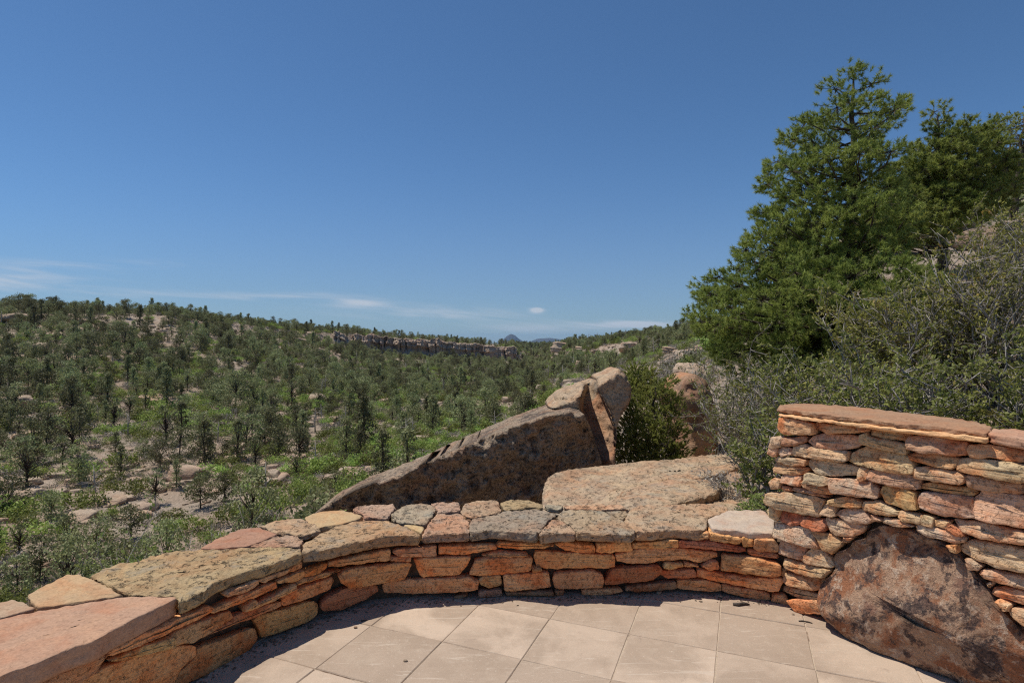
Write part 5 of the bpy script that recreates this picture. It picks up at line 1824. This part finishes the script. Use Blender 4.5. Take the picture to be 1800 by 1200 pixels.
def place_words(px, py, kindw):
    """where it stands, told by the rocks one can find"""
    best = sorted((math.hypot(px - lx, (py - ly) * 1.3), k) for k, (lx, ly, s) in enumerate(LAND))
    d, k = best[0]
    lx, ly, s = LAND[k]
    dx, dy = px - lx, py - ly
    if abs(dx) < 16 and dy > 0: rel = 'in front of'
    elif abs(dx) < 16: rel = 'behind'
    elif abs(dy) < 14: rel = 'right beside' if abs(dx) < 34 else ('to the right of' if dx > 0 else 'to the left of')
    elif dy > 0: rel = 'below right of' if dx > 0 else 'below left of'
    else: rel = 'above right of' if dx > 0 else 'above left of'
    return rel, s, d


SIZE = lambda s: 'tall' if s > 1.12 else ('small' if s < 0.88 else '')
NAMES = {'tree': ('evergreen_tree', 'evergreen tree', 'evergreens scattered over the canyon slope', 'evergreen'),
         'bush': ('green_bush', 'bush', 'green bushes on the canyon slope', 'bush'),
         'brush': ('grey_shrub', 'shrub', 'grey brush on the canyon slope', 'shrub'),
         'snag': ('dead_tree', 'dead tree', 'dead trees on the canyon slope', 'dead tree')}
SETS = {'tree': TREES, 'bush': BUSHES, 'brush': BRUSH, 'snag': SNAGS, 'hill': TREES}
made = []
rest = {'tree': [], 'bush': [], 'brush': [], 'snag': []}
for i, (kind, x, y, z, px, py, *hx) in enumerate(SC):
    S = SETS[kind]
    w = [1.2, 1.0, .8, .8, .5, 1.1, 1, .7, .5, .5, .7, .7] if S is TREES else None
    if w and y > 130: w = [2.0, .6, .6, .3, .4, 2.0, 1.3, .9, .2, .3, 1.2, .8]
    k = sc_r.choices(range(len(S)), w)[0]
    s = min(1.35, max(0.55, sc_r.gauss(1.0, 0.26))) * ((0.72 if px > 960 else 0.92 if y > 190 else 1.04) if kind == 'tree' else 1.0)
    if kind == 'hill': s *= 0.8
    if px > 985 and y < 115 and kind in ('bush', 'brush'): s *= 0.6
    if hx: s = min(1.6, max(0.6, hx[0] / S[k][2]))
    rz = sc_r.uniform(0, 6.28)
    if i in solo:
        nm, cat, grp, word = NAMES[kind]
        trm, crm, H, adj = S[k]
        root = empty(nm, (x, y, z), rz)
        root.scale = (s * sc_r.uniform(.9, 1.1), s * sc_r.uniform(.9, 1.1), s)
        link('trunk' if kind in ('tree', 'snag') else 'stems', trm, None, root)
        if crm is not None: link('crown' if kind == 'tree' else 'leaves', crm, None, root)
        made.append((root, kind, px, py, H * s / y * F, adj, SIZE(s)))
    else:
        rest['tree' if kind == 'hill' else kind].append((x, y, z, rz, s, k))
# labels, each telling its tree from its neighbours by shape, size and the rock it stands by
tally = {}
for m in made:
    root, kind, px, py, hp, adj, sz = m
    rel, s, d = place_words(px, py, kind)
    lab = ' '.join(f"{sz} {adj} {NAMES[kind][3]} {rel} {s}".split())
    tally.setdefault(lab, []).append((hp, d, m))
for lab, ms in tally.items():
    if len(ms) > 1:
        ms.sort(key=lambda t: t[1])
    for n_, (hp, d, m) in enumerate(ms):
        L = lab
        if len(ms) > 1:
            rel, s, _ = place_words(m[2], m[3], m[1])
            rank = ('nearest', 'second nearest', 'third nearest', 'fourth nearest', 'fifth nearest', 'sixth nearest', 'seventh nearest', 'eighth nearest', 'ninth nearest', 'tenth nearest', 'farthest')[min(10, n_)] if n_ < len(ms) - 1 else 'farthest'
            L = ' '.join(f"{rank} {m[6]} {m[5]} {NAMES[m[1]][3]} {rel} {s}".split())
        tag(m[0], L, NAMES[m[1]][1], NAMES[m[1]][2])

# the rest of the cover: points in one mesh per kind, a tree on each
proto_col = {}
for kind, S in (('tree', TREES), ('bush', BUSHES), ('brush', BRUSH), ('snag', SNAGS)):
    pc = bpy.data.collections.new('shapes_' + kind)
    for k, (trm, crm, H, adj) in enumerate(S):
        # one mesh with both materials
        if crm is None:
            me = trm
        else:
            na, nb = len(trm.vertices), len(crm.vertices)
            va = np.empty(na * 3, np.float32); trm.vertices.foreach_get('co', va)
            vb = np.empty(nb * 3, np.float32); crm.vertices.foreach_get('co', vb)
            la = np.empty(len(trm.loops), np.int32); trm.loops.foreach_get('vertex_index', la)
            lb = np.empty(len(crm.loops), np.int32); crm.loops.foreach_get('vertex_index', lb)
            ca = np.empty(len(trm.polygons), np.int32); trm.polygons.foreach_get('loop_total', ca)
            cb = np.empty(len(crm.polygons), np.int32); crm.polygons.foreach_get('loop_total', cb)
            me = np_mesh('shape', np.concatenate((va, vb)).reshape(-1, 3), np.concatenate((la, lb + na)), np.concatenate((ca, cb)))
            me.materials.append(trm.materials[0]); me.materials.append(crm.materials[0])
            me.polygons.foreach_set('material_index', np.concatenate((np.zeros(len(ca), np.int32), np.ones(len(cb), np.int32))))
        pc.objects.link(bpy.data.objects.new(f'shape_{k:02d}', me))
    proto_col[kind] = pc


def scatter_object(name, pts, pc, label=None):
    me = bpy.data.meshes.new(name)
    me.vertices.add(len(pts))
    A = np.array(pts, dtype=np.float32)
    me.vertices.foreach_set('co', A[:, :3].ravel())
    for nm, col_, ty in (('turn', 3, 'FLOAT'), ('size', 4, 'FLOAT'), ('pick', 5, 'INT')):
        a = me.attributes.new(nm, ty, 'POINT')
        a.data.foreach_set('value', A[:, col_].astype(np.int32 if ty == 'INT' else np.float32))
    o = link(name, me)
    ng = bpy.data.node_groups.new(name, 'GeometryNodeTree')
    ng.interface.new_socket('Geometry', in_out='INPUT', socket_type='NodeSocketGeometry')
    ng.interface.new_socket('Geometry', in_out='OUTPUT', socket_type='NodeSocketGeometry')
    N_ = ng.nodes.new
    gi, go = N_('NodeGroupInput'), N_('NodeGroupOutput')
    ip = N_('GeometryNodeInstanceOnPoints')
    ci = N_('GeometryNodeCollectionInfo')
    ci.inputs['Collection'].default_value = pc
    ci.inputs['Separate Children'].default_value = True
    ci.inputs['Reset Children'].default_value = True
    ip.inputs['Pick Instance'].default_value = True

    def attr(nm, ty):
        a = N_('GeometryNodeInputNamedAttribute')
        a.data_type = ty
        a.inputs['Name'].default_value = nm
        return a.outputs[0]
    cx = N_('ShaderNodeCombineXYZ')
    L_ = ng.links.new
    L_(attr('turn', 'FLOAT'), cx.inputs[2])
    L_(gi.outputs[0], ip.inputs['Points'])
    L_(ci.outputs[0], ip.inputs['Instance'])
    L_(attr('pick', 'INT'), ip.inputs['Instance Index'])
    L_(cx.outputs[0], ip.inputs['Rotation'])
    L_(attr('size', 'FLOAT'), ip.inputs['Scale'])
    L_(ip.outputs[0], go.inputs[0])
    md = o.modifiers.new('scatter', 'NODES')
    md.node_group = ng
    tag(o, kind='stuff')
    if label: o['label'] = label
    return o


scatter_object('woodland', rest['tree'], proto_col['tree'])
scatter_object('scrub', rest['bush'], proto_col['bush'])
scatter_object('brushwood', rest['brush'], proto_col['brush'])
if rest['snag']: scatter_object('deadwood', rest['snag'], proto_col['snag'])

# loose stones and low dead stuff strewn on the slopes: uncountable
STN = [rock_mesh('stone_shape', (.5, .4, .28), 60 + k, 8, 0, .08) for k in range(3)]
pc = proto_stone = bpy.data.collections.new('shapes_stone')
for k, me in enumerate(STN):
    me.materials.append(M['far_rock'])
    pc.objects.link(bpy.data.objects.new(f'shape_{k:02d}', me))
pts = []
for _ in range(5200):
    az = sc_r.uniform(math.radians(-48), math.radians(22))
    r_ = sc_r.uniform(24, 240)
    x, y = r_ * math.sin(az), r_ * math.cos(az)
    if noise.fractal(Vector((x * 0.05, y * 0.05, 5.3)), 1, 2, 3) < -0.05: continue
    pts.append((x, y, ground_z(x, y) + .02, sc_r.uniform(0, 6.28), abs(sc_r.gauss(0, 1.2)) + .4, sc_r.randrange(3)))
scatter_object('scree', pts, pc)
# low tufts of dry grass and sage
gt = [tri_soup('tuft_shape', quads_at(np.random.default_rng(k).normal(size=(130, 3)) * np.array([.28, .28, .10]) + np.array([0, 0, .18]), .13, .35, 1.5, np.random.default_rng(k + 5))) for k in range(3)]
pc = bpy.data.collections.new('shapes_tuft')
for k, me in enumerate(gt):
    me.materials.append(M['grey_brush' if k < 1 else 'far_conifer'])
    pc.objects.link(bpy.data.objects.new(f'shape_{k:02d}', me))
pts = []
for _ in range(9000):
    az = sc_r.uniform(math.radians(-48), math.radians(22))
    r_ = sc_r.uniform(22, 190)
    x, y = r_ * math.sin(az), r_ * math.cos(az)
    if noise.fractal(Vector((x * 0.06, y * 0.06, 1.3)), 1, 2, 3) < -0.2: continue
    pts.append((x, y, ground_z(x, y), sc_r.uniform(0, 6.28), sc_r.uniform(.6, 1.6), sc_r.randrange(3)))
scatter_object('undergrowth', pts, pc)

# fallen grey logs on the slope
LOGS = [(420, 742, 34, 'long bleached log lying below the middle rock shelf'), (388, 726, 20, 'short pale log near the right end of the rock shelf'), (100, 815, 26, 'grey fallen trunk in the bare strip at the left'), (60, 655, 24, 'pale fallen branch under the upper dark-sided boulder'),
        (262, 792, 24, 'grey log above the large sloping boulder'), (470, 795, 20, 'leaning bleached log above the pointed boulder'), (235, 905, 26, 'pale log beside the bare rock patch low on the slope'), (340, 632, 18, 'thin pale log on the upper left slope')]
for k, (px, py, w, lab) in enumerate(LOGS):
    h = hit(px, py)
    L = w * h.y / F
    V, Fc = tubes([[(Vector((-L / 2, 0, .05)), .10), (Vector((-L / 6, .05, .12)), .10), (Vector((L / 4, -.05, .14)), .07), (Vector((L / 2, 0, .25)), .03)], [(Vector((L / 6, 0, .1)), .04), (Vector((L / 4, .5, .5)), .015)], [(Vector((-L / 8, 0, .1)), .04), (Vector((0, -.4, .6)), .012)]], 6)
    o = link('fallen_log', py_mesh('fallen_log', V, Fc, True), M['dead_wood'])
    o.location = h
    o.rotation_euler = (0, sc_r.uniform(-.25, .25), sc_r.uniform(-.9, .9))
    tag(o, lab, 'log')

# grit that gathers at the foot of the low wall
pts = []
for _ in range(900):
    k = sc_r.randrange(8, len(LOWS) - 4)
    p = LOWS[k].lerp(LOWS[k + 1], sc_r.random())
    t_ = (LOWS[k + 1] - LOWS[k]).normalized()
    d_ = abs(sc_r.gauss(0, 0.045)) - 0.01
    q_ = p + Vector((t_.y, -t_.x, 0)) * d_
    if q_.y < 0.8 or q_.x > 1.62: continue
    pts.append((q_.x, q_.y, 0.001, sc_r.uniform(0, 6.28), abs(sc_r.gauss(0, .008)) + .006, sc_r.randrange(3)))
scatter_object('grit', pts, proto_stone)
# ------------------------------------------------------------------ small litter on the paving
def litter(name, px, py, L, w, ang, label, cat, mat, seed=0):
    p = at_z(px, py, 0.0)
    r = random.Random(seed)
    ch = [(Vector((-L / 2, 0, w * .6)), w * .5), (Vector((-L / 4, r.uniform(-.1, .1) * L, w * .7)), w * .62), (Vector((L / 5, r.uniform(-.1, .1) * L, w * .65)), w * .55), (Vector((L / 2, 0, w * .5)), w * .3)]
    V, Fc = tubes([ch], 6)
    o = link(name, py_mesh(name, V, Fc, True), M[mat])
    o.location = (p.x, p.y, 0.001)
    o.rotation_euler.z = ang
    tag(o, label, cat)


litter('bark_chip', 1303, 1064, .10, .016, -.05, 'dark flat bark chip on the paving near the right end of the low wall', 'bark chip', 'bark', 1)
litter('dry_twig', 1416, 1094, .07, .007, -.35, 'small dry twig on the paving close to the mottled boulder', 'twig', 'bark', 2)
litter('dry_twig', 640, 1091, .035, .006, .2, 'tiny dark twig on the paving by the shadow of the low wall', 'twig', 'bark', 3)
for k, (px, py, s, lab) in enumerate([(1158, 1043, .030, 'largest tan pebble at the foot of the low wall'), (1266, 1049, .022, 'pale pebble on the joint at the foot of the low wall'), (713, 1162, .018, 'dark pebble alone on a flag in the front of the paving'),
                                      (625, 1103, .016, 'dark pebble next to the tiny twig on the paving'), (1060, 1056, .010, 'speck of a pebble on the middle flag near the drain gap'), (572, 1076, .020, 'white pebble in the shadow of the low wall'), (1394, 1080, .014, 'brown pebble between the bark chip and the dry twig')]):
    me = rock_mesh('pebble', (s / 2 * 1.3, s / 2, s / 2 * .8), 200 + k, 7, 0, .06)
    o = link('pebble', me, M['dark_rock' if 'dark' in lab or 'brown' in lab else 'ledge_rock'])
    p = at_z(px, py, 0)
    o.location = (p.x, p.y, s * .25)
    tag(o, lab, 'pebble')
# ================================================================== LIGHT, SKY, CAMERA
SUN = Vector((-0.140, 0.050, 0.36)).normalized()
el = math.asin(SUN.z)
azs_ = math.atan2(SUN.x, SUN.y)
W = bpy.data.worlds.new('World')
scene.world = W
W.use_nodes = True
nt = W.node_tree
nt.nodes.clear()
wo = nt.nodes.new('ShaderNodeOutputWorld')
bg = nt.nodes.new('ShaderNodeBackground')
sk = nt.nodes.new('ShaderNodeTexSky')
sk.sky_type = 'NISHITA'
sk.sun_disc = False
sk.sun_elevation = el
sk.sun_rotation = azs_
sk.altitude = 2100
sk.air_density = 1.0
sk.dust_density = 0.25
sk.ozone_density = 4.0
bg.inputs[1].default_value = 0.101
TINT = (0.60, 0.78, 0.87, 1)
# thin cirrus low over the horizon, as part of the sky: u = x/y, v = z/y of the view direction
tc = nt.nodes.new('ShaderNodeTexCoord')
sep = nt.nodes.new('ShaderNodeSeparateXYZ')
nt.links.new(tc.outputs['Generated'], sep.inputs[0])


def wm(op, a, b=0.0, c=None, clamp=False):
    nd = nt.nodes.new('ShaderNodeMath')
    nd.operation = op
    nd.use_clamp = clamp
    for k, v in enumerate((a, b, c)):
        if v is None: continue
        if isinstance(v, bpy.types.NodeSocket): nt.links.new(v, nd.inputs[k])
        else: nd.inputs[k].default_value = v
    return nd.outputs[0]


y_ = wm('MAXIMUM', sep.outputs[1], 0.05)
u_ = wm('DIVIDE', sep.outputs[0], y_)
v_ = wm('DIVIDE', sep.outputs[2], y_)
cv = nt.nodes.new('ShaderNodeCombineXYZ')
nt.links.new(wm('MULTIPLY', u_, 5.0), cv.inputs[0])
nt.links.new(wm('MULTIPLY', wm('ADD', v_, wm('MULTIPLY', u_, 0.10)), 62.0), cv.inputs[1])
nz = nt.nodes.new('ShaderNodeTexNoise')
nz.inputs['Scale'].default_value = 1.0
nz.inputs['Detail'].default_value = 8
nz.inputs['Roughness'].default_value = 0.62
nz.inputs['Distortion'].default_value = 0.6
nt.links.new(cv.outputs[0], nz.inputs['Vector'])


def patch(u0, v0, su, sv, amp):
    a = wm('DIVIDE', wm('SUBTRACT', u_, u0), su)
    b = wm('DIVIDE', wm('SUBTRACT', v_, v0), sv)
    d = wm('ADD', wm('MULTIPLY', a, a), wm('MULTIPLY', b, b))
    return wm('MULTIPLY', wm('EXPONENT', wm('MULTIPLY', d, -1.0)), amp)


cov = None
for args in [(-0.88, 0.105, 0.16, 0.020, .6), (-0.62, 0.082, 0.16, 0.012, .5), (-0.27, 0.068, 0.055, 0.010, .9), (-0.12, 0.048, 0.16, 0.010, .7), (0.06, 0.024, 0.16, 0.013, .8), (0.22, 0.030, 0.07, 0.007, 1.2), (-0.2, 0.06, 0.2, 0.012, .25),
             (0.044, 0.055, 0.012, 0.005, 1.5), (-0.4, 0.08, 0.10, 0.006, .7), (-1.2, 0.12, .25, .03, 1.0), (-0.75, 0.135, .2, .012, .35)]:
    p_ = patch(*args)
    cov = p_ if cov is None else wm('ADD', cov, p_)
mr = nt.nodes.new('ShaderNodeMapRange')
mr.interpolation_type = 'SMOOTHSTEP'
nt.links.new(wm('ADD', nz.outputs[0], wm('MULTIPLY', wm('MINIMUM', cov, 1.2), 0.30)), mr.inputs[0])
mr.inputs[1].default_value = 0.46
mr.inputs[2].default_value = 0.88
fac = wm('MULTIPLY', mr.outputs[0], wm('MINIMUM', cov, 1.0), clamp=True)
mx = nt.nodes.new('ShaderNodeMix')
mx.data_type = 'RGBA'
nt.links.new(wm('MULTIPLY', fac, 0.8), mx.inputs[0])
tn = nt.nodes.new('ShaderNodeMix')
tn.data_type = 'RGBA'
tn.blend_type = 'MULTIPLY'
tn.inputs[0].default_value = 1.0
nt.links.new(sk.outputs[0], tn.inputs[6])
tn.inputs[7].default_value = TINT
vl = nt.nodes.new('ShaderNodeMix')
vl.data_type = 'RGBA'
vh = wm('MULTIPLY', v_, 5.5)
nt.links.new(wm('MULTIPLY', wm('EXPONENT', wm('MULTIPLY', wm('MULTIPLY', vh, vh), -1.0)), 0.5), vl.inputs[0])
nt.links.new(tn.outputs[2], vl.inputs[6])
vl.inputs[7].default_value = (1.6, 1.85, 2.5, 1)
nt.links.new(vl.outputs[2], mx.inputs[6])
mx.inputs[7].default_value = (4.6, 5.0, 5.6, 1)
nt.links.new(mx.outputs[2], bg.inputs[0])
nt.links.new(bg.outputs[0], wo.inputs[0])

sl = bpy.data.lights.new('sun', 'SUN')
sl.energy = 3.6
sl.angle = math.radians(0.53)
sl.color = (1.0, 0.94, 0.84)
so = bpy.data.objects.new('sun', sl)
COL.objects.link(so)
so.rotation_euler = SUN.to_track_quat('Z', 'Y').to_euler()
so.location = SUN * 50

HAZE = 2.8e-5
if HAZE:
    import bmesh
    bm = bmesh.new()
    bmesh.ops.create_cube(bm, size=1)
    me = bpy.data.meshes.new('haze')
    bm.to_mesh(me)
    bm.free()
    hz = link('haze', me)
    hz.scale = (52000, 52000, 480 + 320)
    hz.location = (0, 0, (320 - 480) / 2)
    hm = bpy.data.materials.new('haze_air')
    hm.use_nodes = True
    hm.node_tree.nodes.clear()
    ho = hm.node_tree.nodes.new('ShaderNodeOutputMaterial')
    pv = hm.node_tree.nodes.new('ShaderNodeVolumePrincipled')
    pv.inputs['Color'].default_value = (0.36, 0.62, 1.0, 1)
    pv.inputs['Density'].default_value = HAZE
    pv.inputs['Anisotropy'].default_value = 0.2
    hm.node_tree.links.new(pv.outputs[0], ho.inputs['Volume'])
    me.materials.append(hm)
    tag(hz, kind='stuff')

cd = bpy.data.cameras.new('camera')
cam = bpy.data.objects.new('camera', cd)
COL.objects.link(cam)
cam.location = (0, 0, EYE)
cam.rotation_euler = (math.radians(90), 0, 0)
cd.lens = 20.0
cd.sensor_width = 36.0
cd.clip_end = 60000
cd.clip_start = 0.05
scene.camera = cam
scene.view_settings.view_transform = 'Standard'
scene.view_settings.look = 'None'
scene.view_settings.exposure = 0.25
scene.view_settings.gamma = 1.0
scene.cycles.max_bounces = 6
scene.cycles.volume_bounces = 0
scene.cycles.use_denoising = False
scene.cycles.filter_width = 1.2
